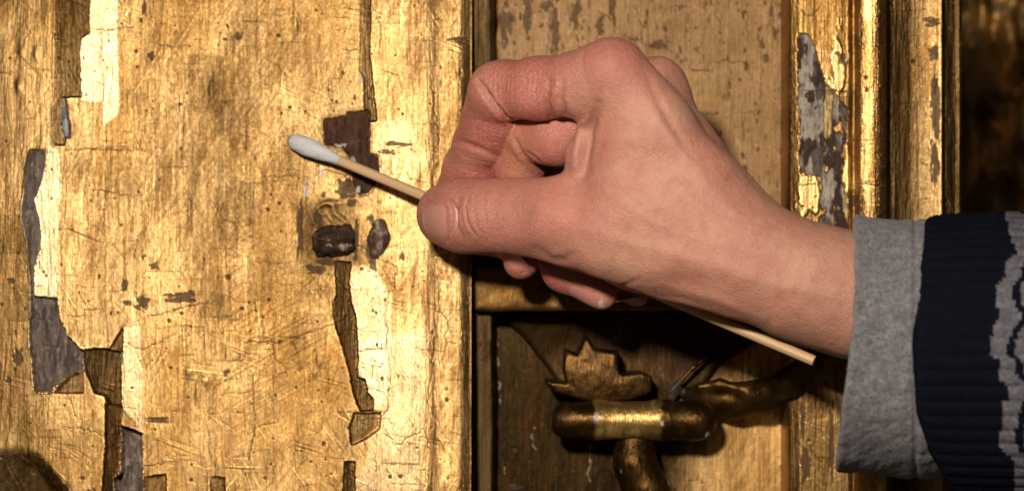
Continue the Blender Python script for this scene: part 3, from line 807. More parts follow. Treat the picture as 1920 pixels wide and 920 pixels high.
def build_moulding():
    root = empty('gilded_moulding'); tag(root, 'bright gold upright moulding with flaked strip behind the wrist', 'moulding', kind='thing')
    r = Relief(1470, 1822, -130, 1050, 1.8, -6.0)
    X, Y = r.X, r.Y; rs = random.Random(9); k = 1000 / SPX
    base_gold(r, 61)
    r.C *= 1.05; r.R -= .06
    H = np.interp(X, [1470, 1477, 1480, 1484, 1500, 1590, 1600, 1606], [-34, -33, -2.4, -1.6, 0, 0.15, -.9, -.6])
    bead = np.clip(1 - ((X - 1634) / 31.0) ** 2, 0, 1)
    H = np.where((X >= 1604) & (X <= 1664), -.8 + 3.6 * np.sqrt(bead) * 1.0, H)
    H = np.where(X > 1664, np.interp(X, [1664, 1671, 1690, 1712, 1735, 1752, 1764, 1768, 1776, 1800, 1806, 1812, 1815, 1822], [-1.4, -2.6, -3.0, -3.0, -2.6, -1.9, -1.1, -1.0, -6, -7, -6.6, -7, -13, -22]), H)
    r.H += H.astype(np.float32)
    r.H += .06 * fbm(X, Y, 4, 150, 3, 63)
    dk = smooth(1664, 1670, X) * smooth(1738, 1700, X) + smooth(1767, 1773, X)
    r.C *= (1 - .70 * np.clip(dk, 0, 1))[..., None]  # shade in the cove and behind its edge painted into the colour
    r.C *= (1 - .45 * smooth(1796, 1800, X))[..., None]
    r.C *= (1 - .55 * smooth(1668, 1690, X) * smooth(1772, 1766, X) * (1 - .5 * smooth(1735, 1755, X)))[..., None]  # cove dimmed in colour, less toward the edge that faces the light
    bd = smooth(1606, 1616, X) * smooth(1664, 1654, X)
    r.C *= (1 + .45 * bd)[..., None]; r.R -= .10 * bd; r.H -= (.04 * fbm(X, Y, 4, 150, 3, 63) * bd).astype(np.float32)  # bead highlight brightened in the colour
    leaves_and_wear(r, 30, 120, 110, 70, (1480, 1815, -120, 1040), rs)
    # flaked strip: pale ground, grey wood, dark bole, islands of gold
    w, m, d = r.mask([(1496, 62), (1520, 65), (1545, 150), (1590, 205), (1585, 290), (1578, 330), (1592, 400), (1598, 470), (1590, 520), (1540, 520), (1536, 420), (1542, 330), (1500, 325), (1497, 200)], 1.0, 4, 16, seed=71)
    x, y = X[w], Y[w]
    a = 1.5 * fbm(x, y, 16, 40, 4, 73) - .7 * np.exp(-((x - 1512) / 18) ** 2 - ((y - 200) / 110) ** 2); b = 1.6 * fbm(x, y, 12, 30, 4, 75)
    pal = np.array([.40, .34, .27])[None, None] * (1 - smooth(-.25, .15, a)[..., None]) + np.array([.125, .098, .080])[None, None] * smooth(-.25, .15, a)[..., None]
    dkb = smooth(-.05, .2, b + .35 * smooth(1535, 1560, x) - .35 * np.exp(-((x - 1520) / 16) ** 2 - ((y - 200) / 80) ** 2) - .1)
    isl = (smooth(.42, .50, 1.3 * fbm(x, y, 18, 40, 4, 79)) * (y > 90))
    m = m * (1 - isl); d = np.where(isl > .5, 9.0, d)
    pal = pal * (1 - dkb[..., None]) + np.array([.045, .022, .014])[None, None] * dkb[..., None]
    r.C[w] = r.C[w] * (1 - m[..., None]) + pal * m[..., None]; r.M[w] *= 1 - m; r.R[w] = r.R[w] * (1 - m) + .30 * m
    r.H[w] += m * (-.7 + .25 * b)
    r.Z[w][d < 0] = 1
    for (x, y, rx, ry) in [(1556, 175, 8, 30), (1552, 225, 6, 40), (1572, 120, 14, 60), (1588, 340, 8, 60), (1514, 362, 22, 36)]:
        r.spot(x, y, rx, ry, (.60, .40, .15), .3, .9, 1, .9)
    for c in [[(1480, 170), (1600, 172)], [(1585, -10), (1582, 60), (1590, 110), (1580, 200)], [(1500, 18), (1520, 30), (1540, 10)], [(1490, 350), (1530, 345)], [(1605, 345), (1660, 348)], [(1606, 0), (1604, 400)], [(1745, 40), (1760, 45)]]:
        r.crack(c, 1.1, .12, .8, 1.6)
    for (x, y, rx, ry) in [(1607, 90, 4, 6), (1580, 110, 10, 12), (1748, 40, 14, 6), (1752, 100, 9, 12), (1757, 210, 8, 50), (1755, 310, 8, 40), (1598, 375, 10, 10), (1512, 870, 9, 30), (1505, 790, 5, 40), (1560, 820, 5, 60), (1754, 160, 6, 20)]:
        r.spot(x, y, rx, ry, (.06, .028, .012), -.1, .8, .15, 1.0)
    grime(r, .5)
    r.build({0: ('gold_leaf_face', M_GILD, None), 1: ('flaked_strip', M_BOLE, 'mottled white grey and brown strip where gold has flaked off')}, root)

def build_far_carving():
    root = empty('carved_relief'); tag(root, 'blurred dark brown carved ornament far behind the moulding', 'carving')
    r = Relief(1700, 2300, -300, 1250, 5.0, -170.0)
    X, Y = r.X, r.Y; base_gold(r, 81); rs = random.Random(4)
    r.C *= 1.0; r.R[:] = .5
    d = smooth(-.1, .5, fbm(X, Y, 40, 70, 3, 83))[..., None] * .75
    r.C = (r.C * (1 - d) + np.array([.02, .009, .004]) * d).astype(np.float32)
    for (x, y, rx, ry, h, m) in [(1836, 20, 12, 50, 8, 2.2), (1890, 80, 16, 60, 9, 2.6), (1862, 145, 22, 40, 12, 1.4), (1820, 260, 9, 70, 8, 1.8), (1855, 235, 16, 22, 9, 1.5), (1898, 175, 18, 14, 8, 1.2), (1845, 340, 28, 50, 6, 1.2), (1872, 315, 9, 9, 6, 2.0), (1905, 350, 20, 50, 10, 1.0),
                             (1960, 100, 30, 80, 14, 1.2), (1980, 300, 40, 70, 14, 1.2), (1950, 500, 40, 70, 14, 1.2), (1860, 480, 30, 60, 10, 1.2), (1900, 700, 40, 80, 12, 1.2), (2050, 200, 50, 100, 14, 1.2)]:
        r.dome(x, y, rx, ry, h, m)  # brighter lump tops put highlights into the colour
    r.H += 3.0 * fbm(X, Y, 40, 60, 3, 85) - 8 * smooth(1815, 1780, X)
    r.build({0: ('carved_face', M_GILD, None)}, root)

# ------------------------------------------------------------------ cotton swab
def frame_of(a, b):
    t = (b - a) / np.linalg.norm(b - a); u = np.cross(t, [0, 0, 1.0]); u /= np.linalg.norm(u); return t, u, np.cross(u, t)

def lathe(a, b, prof, nseg, wob=None):
    """prof: list of (distance from a in mm, radius mm)"""
    t, u, v = frame_of(a, b)
    th = np.linspace(0, 2 * np.pi, nseg, endpoint=False)
    V = []
    for i, (s, r) in enumerate(prof):
        rr = r if wob is None else r * (1 + wob(th, s))
        V.append(a[None] + t[None] * s + (np.cos(th) * rr)[:, None] * u[None] + (np.sin(th) * rr)[:, None] * v[None])
    V = np.concatenate(V); n = len(prof)
    i = np.arange(n - 1)[:, None] * nseg; j = np.arange(nseg)[None]; j2 = (j + 1) % nseg
    Q = np.stack([i + j, i + nseg + j, i + nseg + j2, i + j2], -1).reshape(-1, 4)
    S = np.repeat([p[0] for p in prof], nseg); T = np.tile(th, n)
    return V, Q[:, ::-1], S, T

def fibres(V, N, count, lmin, lmax, width, rs, lay=0.5):
    """short curved hairs as slim triangles strips"""
    i = rs.integers(0, len(V), count)
    p = V[i]; n = N[i]
    rnd = rs.normal(size=(count, 3)); tang = rnd - (rnd * n).sum(1, keepdims=True) * n
    tang /= np.linalg.norm(tang, axis=1, keepdims=True) + 1e-9
    L = rs.uniform(lmin, lmax, count)[:, None]
    d1 = n * (1 - lay) + tang * lay; d2 = n * (1 - lay) * .3 + tang
    s = np.cross(d1, n + 1e-3); s /= np.linalg.norm(s, axis=1, keepdims=True) + 1e-9
    A = p - n * .05 - s * width / 2; B = p - n * .05 + s * width / 2
    C_ = p + d1 * L * .5 + s * width * .4; D_ = p + d1 * L * .5 - s * width * .4
    E = p + d1 * L * .5 + d2 * L * .5
    W = np.stack([A, B, C_, D_, E], 1).reshape(-1, 3)
    o = np.arange(count)[:, None] * 5
    T = np.concatenate([o + [0, 1, 2], o + [0, 2, 3], o + [3, 2, 4]])
    return W, T

def build_swab():
    root = empty('cotton_swab'); tag(root, 'white tipped cotton swab with a long wooden stick held by the hand', 'cotton swab')
    L = np.linalg.norm(SWAB_B - SWAB_A)
    n = NT('swab_wood'); a = n.attr('col'); v = n.coords((1, 1, 1))
    n.set(Base_Color=n.mix(n.rng(n.noise(v, 1800, 3), .4, .7, 0, .25), a.outputs['Color'], (.42, .24, .10, 1)), Roughness=.55)
    n.l(n.bump(n.noise(v, 2600, 3), .3, .0001), n.b.inputs['Normal'])
    prof = [(6, 1.25)] + [(s, 1.40) for s in np.linspace(8, L - .25, 150)] + [(L - .05, 1.32), (L, 1.2), (L, .6), (L, .05)]
    V, Q, S, T = lathe(SWAB_A, SWAB_B, prof, 28, lambda th, s: .02 * np.sin(3 * th + 1) + .012 * np.sin(7 * th + s * .02))
    g = fbm(T * 6 + 3, S, 1.0, 60, 3, 5); g2 = fbm(np.cos(T) * 5 + np.sin(T) * 3, S, .7, 45, 3, 9)
    c = np.array([.56, .36, .175])[None] * (1 + .30 * g2[:, None]) * (1 + .10 * g[:, None])
    c[S >= L - .04] *= np.array([1.1, 1.15, 1.25])
    mesh_np('stick', V, Q, n.m, root, {'col': np.concatenate([c, np.ones((len(c), 1))], 1)})
    n = NT('cotton'); a = n.attr('col'); v = n.coords((1, 1, 1))
    n.set(Base_Color=a.outputs['Color'], Roughness=.9, Subsurface_Weight=.4, Subsurface_Scale=.002)
    n.l(n.bump(n.noise(n.coords((1, 1, 1)), 1500, 5, .7), .6, .0003), n.b.inputs['Normal'])
    pr = [(-2.6, .05), (-2.5, .8), (-2.1, 1.5), (-1.3, 2.15), (0, 2.65), (1.5, 2.95), (3, 3.02), (4.5, 2.95), (6, 2.75), (8, 2.4), (10, 2.05), (12, 1.8), (13.5, 1.65), (14.5, 1.5)]
    ss = np.linspace(0, 1, 60) ; xs_ = np.interp(ss, np.linspace(0, 1, len(pr)), [p[0] for p in pr]); rs_ = np.interp(ss, np.linspace(0, 1, len(pr)), [p[1] for p in pr])
    prof = list(zip(xs_, np.array(rs_) * .90))
    V, Q, S, T = lathe(SWAB_A, SWAB_B, prof, 56, lambda th, s: .025 * np.sin(2 * th + s * .5) + .02 * np.sin(5 * th - s * 1.2))
    tip = smooth(-1.2, -2.6, S)
    c = np.array([.56, .54, .52])[None] * (1 + .12 * fbm(T * 3, S, 1.2, 4, 3, 7))[:, None]
    sp = smooth(.45, .6, fbm(T * 8, S * 3, 1, 1.5, 2, 17))
    c = c * (1 - .5 * sp[:, None]) + np.array([.30, .26, .2]) * .5 * sp[:, None]
    c = c * (1 - .9 * tip[:, None]) + np.array([.07, .045, .03]) * .9 * tip[:, None]
    bud = mesh_np('cotton_bud', V, Q, n.m, root, {'col': np.concatenate([c, np.ones((len(c), 1))], 1)})
    bud['label'] = 'greyish white cotton tip with a soiled end'
    N = vert_normals(V, Q)
    W, Tn = fibres(V, N, 3200, .7, 1.9, .045, np.random.default_rng(3), .72)
    f = mesh_np('cotton_fibre', W, Tn, n.m, bud, {'col': np.tile([.52, .50, .48, 1], (len(W), 1))}); f['kind'] = 'stuff'

# ------------------------------------------------------------------ clothing
def build_clothes(parent):
    n = NT('felt'); a = n.attr('col'); v = n.coords((1, 1, 1))
    base = n.mix(n.rng(n.noise(v, 420, 5, .75), .40, .62, 0, .9), a.outputs['Color'], (.28, .256, .262, 1))
    base = n.mix(n.rng(n.noise(v, 1500, 4, .7), .50, .64, 0, .8), base, (.045, .040, .043, 1))
    n.set(Base_Color=base, Roughness=.95, Sheen_Weight=.15)
    n.b.inputs['Specular IOR Level'].default_value = .1
    b = n.bump(n.noise(v, 700, 5, .7), .9, .0008)
    n.l(n.bump(n.noise(v, 2600, 3, .7), .8, .0004, b), n.b.inputs['Normal'])
    felt = n.m
    nth = 260
    th = np.linspace(0, 2 * np.pi, nth, endpoint=False)
    def loft(rings):
        """rings: list of (px(th), py, h) arrays"""
        V = np.concatenate([PTA(*[np.asarray(q, float) for q in g]) for g in rings])
        k = len(rings); i = np.arange(k - 1)[:, None] * nth; j = np.arange(nth)[None]; j2 = (j + 1) % nth
        return V, np.stack([i + j, i + j2, i + nth + j2, i + nth + j], -1).reshape(-1, 4)
    cs, sn = np.cos(th), np.sin(th)          # cs=1 top, -1 bottom; sn=1 towards camera
    # cuff: the edge leans; wide and loose below the wrist
    yb = .5 - .5 * cs                        # 0 top .. 1 bottom
    edge = np.interp(yb, [0, .3, .42, .7, 1], [1602, 1603, 1600, 1582, 1568])
    rings = []
    def ring(x, shrink, t):
        cy = 647 + 4 * t; ry = (241 + 3 * t) - shrink
        rz = 39.0 - shrink * .15
        wav = 3.5 * np.sin(3 * th + 1.3 + 2 * t) + 2.0 * np.sin(7 * th - t * 3)
        sq = np.sign(sn) * np.abs(sn) ** .85
        cc = np.sign(cs) * np.abs(cs) ** .95
        return (x, cy - (ry + wav) * cc + 12 * t * np.clip(cs, 0, 1), 46 + (rz + .2 * wav) * sq)
    for u in np.linspace(1, 0, 40): rings.append(ring(edge + 6 + u * 150, 16, u))
    for q in np.linspace(0, np.pi, 9): rings.append(ring(edge + 6 - 7 * np.sin(q), 8 + 8 * np.cos(q), 0))
    for u in np.linspace(0, 1, 90)[1:]: rings.append(ring(edge + 6 + u * 190, 0 + 3 * math.sin(u * 6), u))
    V, Q = loft(rings)
    N = vert_normals(V, Q)
    ctr = PT(1650, 650, 40)
    if ((V - ctr) * N)[-nth * 20:].sum() < 0: Q = Q[:, ::-1]; N = -N
    px, py = to_px(V)
    V = V + N * (.45 * fbm(px + V[:, 1] * 3, py, 26, 20, 3, 5) + .16 * fbm(px + V[:, 1] * 3, py, 7, 6, 2, 7) - .7 * np.exp(-((px - 1716 - 0.0 * py) / 5) ** 2) * (py < 900))[:, None]
    c = np.tile([.15, .136, .139, 1], (len(V), 1))
    cuff = mesh_np('shirt_cuff', V, Q, felt, parent, {'col': c}); cuff['label'] = 'loose grey felt cuff at the wrist'
    W, T = fibres(V, N, 30000, .45, 1.5, .05, np.random.default_rng(5), .72)
    f = mesh_np('felt_fibre', W, T, felt, cuff, {'col': np.tile([.24, .222, .228, 1], (len(W), 1))}); f['kind'] = 'stuff'
    # knitted sleeve
    n = NT('knit'); a = n.attr('col'); v = n.coords((1, 1, 1))
    n.set(Base_Color=n.mix(n.rng(n.noise(v, 1500, 4, .7), .4, .75, 0, .2), a.outputs['Color'], (.018, .018, .026, 1)), Roughness=.95, Sheen_Weight=.0)
    n.b.inputs['Specular IOR Level'].default_value = .06
    n.l(n.bump(n.noise(v, 2600, 4, .7), .8, .0004), n.b.inputs['Normal'])
    nth = 620; th = np.linspace(0, 2 * np.pi, nth, endpoint=False); cs, sn = np.cos(th), np.sin(th); yb = .5 - .5 * cs
    edge = np.interp(yb, [0, .1, .45, .7, .85, 1], [1738, 1733, 1720, 1728, 1752, 1800])
    rings = []
    us = np.concatenate([[-14, -10], np.arange(0, 330, 2.6)])
    for k_, u in enumerate(us):
        rise = 1 - math.exp(-max(0, u + 14) / 9.0)
        ry = 246 + 22 * rise + .02 * u; rz = 38.5 + 3.4 * rise
        wav = 3 * np.sin(2 * th + .6) * rise + 2 * np.sin(5 * th + u * .01)
        top = -6 * np.clip(cs, 0, 1) * math.exp(-((u - 120) / 90.) ** 2) + 9 * np.clip(cs, 0, 1)
        rings.append((edge + u + 10 * (u < -12), 672 - (ry + wav) * cs + top, 46 + (rz + .3 * wav) * np.sign(sn) * np.abs(sn) ** .9))
    V, Q = loft(rings)
    N = vert_normals(V, Q)
    if ((V - PT(1900, 660, 40)) * N).sum() < 0: Q = Q[:, ::-1]; N = -N
    S = np.tile(th * 33.0, len(us)); U = np.repeat(us, nth) * 1000 / SPX
    rib = 57
    ph = np.tile(th, len(us)) * rib
    wale = np.tile(th, len(us)) * rib * 4
    st = np.where(np.sin(wale * .5) > 0, 1, -1)
    hgt = .60 * np.abs(np.sin(ph * .5)) ** .7 + .30 * np.sin(2 * np.pi * U / .95 + st * 1.2 * np.sin(wale)) + .08 * np.cos(wale)
    px, py = to_px(V)
    hgt = hgt * smooth(-1, 1.5, U) + .25 * fbm(px, py, 60, 60, 2, 9)
    V = V + N * hgt[:, None]
    # figured band, counted in stitches
    cu = np.floor(U / .95); cw = np.floor(wale / (2 * np.pi) * 1.0)
    pyq = np.tile(672 - 262 * cs, len(us)); pyq = np.floor(pyq / 7.0) * 7.0; pxq = np.floor(px / 5.8) * 5.8
    ly = [380, 422, 450, 476, 493, 521, 535, 569, 592, 614, 660, 671, 705, 722, 741, 750, 790, 810, 830, 852, 900, 960]
    lx = [1882, 1885, 1893, 1903, 1885, 1882, 1866, 1862, 1873, 1857, 1854, 1870, 1871, 1888, 1888, 1874, 1876, 1871, 1873, 1897, 1899, 1880]
    lb = np.interp(pyq, ly, lx)
    wb = 33 + 6 * np.sin(pyq * .045)
    rel = pxq - lb
    m = ((rel > 0) & (rel < wb)) | ((rel > wb + 16) & (rel < wb + 60)) | ((rel > wb + 90) & (rel < wb + 118))
    0 and (rel >= wb) & (rel <= wb + 16) & (np.sin(pyq * .082 + .6) < -.93)
    m = m.astype(float)
    c = np.array([.0042, .0043, .0090])[None] * (1 - m[:, None]) + np.array([.16, .148, .165])[None] * (m * (.72 + .45 * np.clip(fbm(px, py, 5, 5, 2, 33) + .3, 0, 1)))[:, None]
    c = c * (1 + .2 * fbm(px, py, 12, 12, 2, 3)[:, None])
    sl = mesh_np('sweater_sleeve', V, Q, n.m, parent, {'col': np.concatenate([c, np.ones((len(c), 1))], 1)}); sl['label'] = 'navy knitted sleeve with a grey figured band'
    W, T = fibres(V, N, 9000, .4, 1.3, .04, np.random.default_rng(8), .6)
    f = mesh_np('wool_fibre', W, T, n.m, sl, {'col': np.tile([.010, .010, .018, 1], (len(W), 1))}); f['kind'] = 'stuff'
# ------------------------------------------------------------------ the hand
def skin_material():
    n = NT('skin')
    a = n.attr('col')
    v = n.coords((1, 1, 1))
    mott = n.noise(v, 260, 4, 0.6)
    base = n.mix(n.rng(mott, 0.3, 0.7, 0.0, 0.55), a.outputs['Color'], (0.36, 0.115, 0.075, 1), 'MIX')
    base = n.mix(n.rng(n.noise(v, 260, 4, 0.6), 0.35, 0.65, 0.0, 0.85), a.outputs['Color'], base)
    m2 = n.noise(v, 900, 5, 0.65)
    base = n.mix(n.rng(m2, 0.35, 0.75, 0.0, 0.30), base, (0.58, 0.32, 0.22, 1))
    # fine pale lines of dry skin where alpha of the attribute asks for them
    vs = n.coords((1.0, 1.0, 1.0))
    ed = n.voro(vs, 1300)
    pale = n.math('MULTIPLY', n.rng(ed, 0.0, 0.09, 0.6, 0.0), a.outputs['Alpha'])
    base = n.mix(pale, base, (0.62, 0.38, 0.28, 1))
    spots = n.noise(v, 420, 2, 0.5)
    base = n.mix(n.rng(spots, 0.735, 0.78, 0.0, 0.45), base, (0.26, 0.09, 0.055, 1))
    n.set(Base_Color=base, Subsurface_Weight=0.14, Subsurface_Scale=0.0018)
    n.b.inputs['Subsurface Radius'].default_value = (1.0, 0.36, 0.18)
    n.set(Roughness=n.rng(n.noise(v, 1500, 3), 0.3, 0.7, 0.38, 0.60))
    n.b.inputs['Specular IOR Level'].default_value = 0.5
    b1 = n.bump(n.voro(n.coords((1, 1, 1.35), (0, .6, 0)), 900), 0.55, 0.00030)
    b2 = n.bump(n.noise(v, 1900, 5, 0.65), 0.9, 0.00028, b1)
    b3 = n.bump(n.noise(v, 330, 6, 0.66), 0.42, 0.0007, b2)
    n.l(b3, n.b.inputs['Normal'])
    return n.m

def nail_material():
    n = NT('nail')
    a = n.attr('col')
    v = n.coords((1, 1, 1))
    base = n.mix(n.rng(n.noise(v, 700, 3), 0.3, 0.7, 0.0, 0.35), a.outputs['Color'], (0.46, 0.22, 0.17, 1))
    n.set(Base_Color=base, Roughness=0.42, Subsurface_Weight=0.15, Subsurface_Scale=0.0015)
    n.b.inputs['Subsurface Radius'].default_value = (1.0, 0.4, 0.25)
    n.b.inputs['Specular IOR Level'].default_value = 0.3
    n.l(n.bump(n.noise(v, 1500, 3), 0.25, 0.0001), n.b.inputs['Normal'])
    return n.m

HOFF = -8.0
HV = 0.55 if not os.environ.get('HANDVOX') else float(os.environ['HANDVOX'])

def build_hand(parent):
    lo = PT(755, 720, 90) - np.array([2, 0, 2]); hi = PT(1790, 40, -22) + np.array([2, 0, 2])
    lo2 = np.minimum(lo, hi); hi2 = np.maximum(lo, hi)
    J = lambda x, y, h, r: JT(x, y, h + HOFF, r)
    # palm, wrist, thumb
    P = Field(lo2, hi2, HV)
    P.chain([J(1760, 566, 56, 98), J(1600, 552, 57, 104), J(1490, 522, 60, 98), J(1400, 484, 62, 92)], 8)    # radial side of the forearm
    P.chain([J(1760, 566, 38, 98), J(1600, 554, 36, 104), J(1490, 524, 34, 98), J(1400, 474, 34, 88)], 9)    # ulnar side
    P.chain([J(1148, 138, 66, 58), J(1215, 235, 64, 74), J(1310, 375, 61, 92), J(1410, 480, 60, 98)], 6)       # index metacarpal
    P.chain([J(1230, 168, 50, 50), J(1285, 290, 48, 60), J(1400, 462, 46, 96)], 6)                             # middle metacarpal
    P.chain([J(1238, 215, 33, 46), J(1300, 350, 30, 62), J(1400, 480, 32, 90)], 6)
    P.chain([J(1220, 270, 18, 44), J(1290, 395, 17, 62), J(1400, 490, 26, 84)], 6)
    P.chain([J(1205, 420, 22, 62), J(1340, 500, 24, 62)], 8)                                                   # hypothenar
    P.chain([J(1168, 290, 62, 62), J(1200, 380, 60, 88), J(1330, 450, 60, 104)], 8)                            # first interosseous
    P.chain([J(1128, 330, 57, 36), J(1190, 360, 58, 74)], 6)                                                   # web
    P.chain([J(1132, 215, 59, 38), J(1092, 290, 58, 26), J(1088, 340, 56, 28)], 4)                              # fold of the web
    P.chain([J(1046, 412, 52, 70), J(1150, 430, 57, 84)], 4)                                                   # thumb metacarpal
    P.chain([J(1150, 430, 57, 84), J(1250, 462, 58, 86), J(1380, 490, 60, 92)], 7)
    P.chain([J(1090, 440, 46, 54), J(1200, 470, 44, 62), J(1290, 488, 44, 66)], 8)                             # thenar pad
    P.chain([J(1046, 410, 52, 68), J(965, 405, 45, 60), J(905, 405, 41, 57)], 7)                               # thumb proximal
    P.chain([J(905, 404, 41, 57), J(868, 405, 36.5, 58), J(842, 406, 32, 53)], 6)                               # thumb distal
    P.chain([J(870, 400, 33, 53), J(835, 398, 29.5, 46)], 5)                                                   # thumb pad
    fingers = {}
    def finger(name, mcp, js, k=3.0):
        f = Field(lo2, hi2, HV)
        f.chain([mcp] + js, k)
        fingers[name] = (f, mcp[0])
    finger('index', J(1146, 142, 65, 58),
           [J(1085, 158, 61, 58), J(1010, 166, 54, 56), J(945, 170, 47, 53), J(934, 174, 46, 52)])
    f = fingers['index'][0]
    f.chain([J(928, 170, 46, 51), J(916, 225, 37, 51), J(900, 272, 29.5, 50)], 1.4)
    f.chain([J(930, 226, 40, 44), J(915, 262, 34, 45)], 2.0)
    f.chain([J(900, 272, 29.5, 48), J(882, 318, 21, 50), J(858, 362, 15.5, 43)], 2.2)
    f.chain([J(893, 312, 26, 44), J(880, 340, 21, 43)], 2.0)
    finger('middle', J(1228, 168, 50, 50), [J(1110, 222, 48, 57), J(1045, 252, 45, 57), J(998, 256, 40, 49)])
    f = fingers['middle'][0]
    f.chain([J(988, 258, 38, 45), J(974, 312, 31, 49), J(970, 385, 20, 45)], 1.2)
    f.chain([J(970, 385, 20, 41), J(974, 450, 27, 40), J(977, 491, 34, 33)], 2.0)
    finger('ring', J(1236, 210, 32, 48), [J(1120, 250, 20, 48), J(1010, 262, 6, 44)])
    f = fingers['ring'][0]
    f.chain([J(1005, 266, 5, 43), J(1000, 350, 2, 42), J(1012, 430, 5, 40)], 2)
    f.chain([J(1012, 430, 5, 40), J(1060, 504, 28, 41), J(1128, 550, 36, 30)], 3)
    finger('little', J(1222, 262, 18, 44), [J(1120, 320, 2, 40), J(1070, 370, -8, 37)])
    f = fingers['little'][0]
    f.chain([J(1070, 370, -8, 37), J(1085, 470, 0, 34)], 2)
    f.chain([J(1085, 470, 0, 34), J(1150, 530, 18, 28), J(1196, 552, 30, 22)], 3)
    X, Y, Z = P.axes((slice(0, P.n[0]), slice(0, P.n[1]), slice(0, P.n[2])))
    palm = P.F
    # the swab runs through the grip: nothing may fill it
    a, b = SWAB_A, SWAB_B
    F = palm.copy()
    gid = np.zeros(F.shape, np.int8)
    for gi, nm in enumerate(('index', 'middle', 'ring', 'little')):
        ff, mc = fingers[nm]
        dm = np.sqrt((X - mc[0]) ** 2 + (Y - mc[1]) ** 2 + (Z - mc[2]) ** 2)
        near = 1 - smooth(9.0, 24.0, dm)
        k = 0.35 + 6.5 * near
        gid[ff.F < F] = gi + 1
        F = smin(F, ff.F, k)
    stick = round_cone(X, Y, Z, a, 1.75, b, 1.75)
    F = smax(F, -stick, 0.8)
    P.F = F
    V, Q = surface_nets(P)
    N = vert_normals(V, Q)
    gi = np.round((V - P.lo) / P.v).astype(int)
    gi = np.clip(gi, 0, np.array(F.shape) - 1)
    G = gid[gi[:, 0], gi[:, 1], gi[:, 2]]
    px, py = to_px(V)
    facing = smooth(0.02, 0.35, -N[:, 1])
    D = np.zeros(len(V)); dark = np.zeros(len(V))
    # creases: (group, photo polyline, depth mm, half width px, lip)
    def crease(groups, pts, depth, w, lip=0.25, hmin=-99, dk=0.0):
        nonlocal D, dark
        bb = (px > min(p[0] for p in pts) - 4 * w) & (px < max(p[0] for p in pts) + 4 * w) & \
             (py > min(p[1] for p in pts) - 4 * w) & (py < max(p[1] for p in pts) + 4 * w) & np.isin(G, groups) & (-V[:, 1] > hmin)
        ii = np.where(bb)[0]
        d, t = line_dist(px[ii], py[ii], pts)
        fade = np.sin(np.pi * np.clip(t * 0.86 + 0.07, 0, 1)) ** 0.6
        g = np.exp(-(d / w) ** 2)
        D[ii] += facing[ii] * fade * (-depth * g + depth * lip * np.exp(-((d - 2.0 * w) / (1.1 * w)) ** 2))
        dark[ii] += facing[ii] * fade * g * dk
    for c in HAND_CREASES: crease(*c)
    for pts, w_, mm in HAND_CORDS:
        d, t = line_dist(px, py, pts)
        D += (G == 0) * facing * mm * np.exp(-(d / w_) ** 2) * np.sin(np.pi * np.clip(t, .05, .95)) ** .7
    for c in HAND_BULGES:      # (groups, px, py, rx, ry, mm)
        g_, cx, cy, rx, ry, mm = c
        m = np.isin(G, g_)
        D += m * facing * mm * np.exp(-((px - cx) / rx) ** 2 - ((py - cy) / ry) ** 2)
    # faint veins, tendons and unevenness of the back of the hand
    D += facing * (0.28 * fbm(px + 0.5 * py, py - 0.4 * px, 95, 160, 3, 5) + 0.07 * fbm(px, py, 22, 22, 2, 9))
    V = V + N * D[:, None]
    # pigment; creases also coloured darker
    base = np.array([0.505, 0.218, 0.148]); red = np.array([0.395, 0.074, 0.058]); pink = np.array([0.445, 0.138, 0.105]); sal = np.array([0.56, 0.32, 0.20])
    col = np.tile(base, (len(V), 1))
    def blend(w, c):
        nonlocal col
        w = np.clip(w, 0, 1)[:, None]; col = col * (1 - w) + c * w
    def gs(cx, cy, rx, ry): return np.exp(-((px - cx) / rx) ** 2 - ((py - cy) / ry) ** 2)
    blend(0.92 * (G == 1) * smooth(1150, 1000, px), red)
    blend(0.75 * ((G == 2)), red); blend(0.75 * (G >= 3), red)
    blend(0.85 * (G == 0) * smooth(1060, 900, px), np.array([0.39, 0.108, 0.076]))
    blend(0.45 * (G == 0) * smooth(1330, 1060, px), pink)
    blend(0.85 * gs(1150, 105, 80, 55), np.array([0.41, 0.120, 0.09]))
    blend(0.8 * (G == 0) * gs(1040, 400, 45, 40), np.array([0.48, 0.145, 0.095]))
    blend(0.45 * gs(1085, 270, 25, 70) * (G == 0), np.array([0.43, 0.20, 0.135]))
    blend(0.5 * gs(1290, 520, 110, 30), np.array([0.38, 0.17, 0.11]))
    blend(0.55 * gs(1160, 490, 80, 40) * (G == 0), sal)
    blend(0.6 * (G == 1) * gs(905, 150, 22, 40), np.array([0.42, 0.18, 0.11]))
    blend(0.75 * (G == 2) * gs(972, 300, 26, 60), np.array([0.50, 0.21, 0.085]))
    blend(0.55 * (G == 1) * gs(885, 300, 60, 22), np.array([0.52, 0.20, 0.12]))
    blend(0.5 * smooth(1440, 1560, px), np.array([0.47, 0.245, 0.16]))
    blend(0.6 * (G == 0) * gs(1220, 300, 95, 95), np.array([0.54, 0.275, 0.18]))
    blend(0.4 * (G == 0) * gs(1480, 480, 110, 60), np.array([0.53, 0.28, 0.18]))
    for i in range(70):          # blotches
        cx, cy = random.uniform(1060, 1580), random.uniform(150, 640); r = random.uniform(14, 42)
        blend(random.uniform(0.10, 0.36) * gs(cx, cy, r, r * random.uniform(.6, 1.5)), random.choice([pink, red, sal, sal]))
    blend(0.7 * ((G == 2) & (py > 440)), np.array([0.33, 0.070, 0.058]))
    blend(np.clip(dark, 0, 0.7), np.array([0.28, 0.10, 0.07]))
    dry = 0.12 + 0.75 * (G == 1) * smooth(1160, 1060, px) + 0.5 * (G == 2) + 0.5 * (G == 0) * smooth(1090, 980, px) + 0.3 * gs(1090, 270, 40, 80)
    dry = np.clip(dry, 0, 0.9)
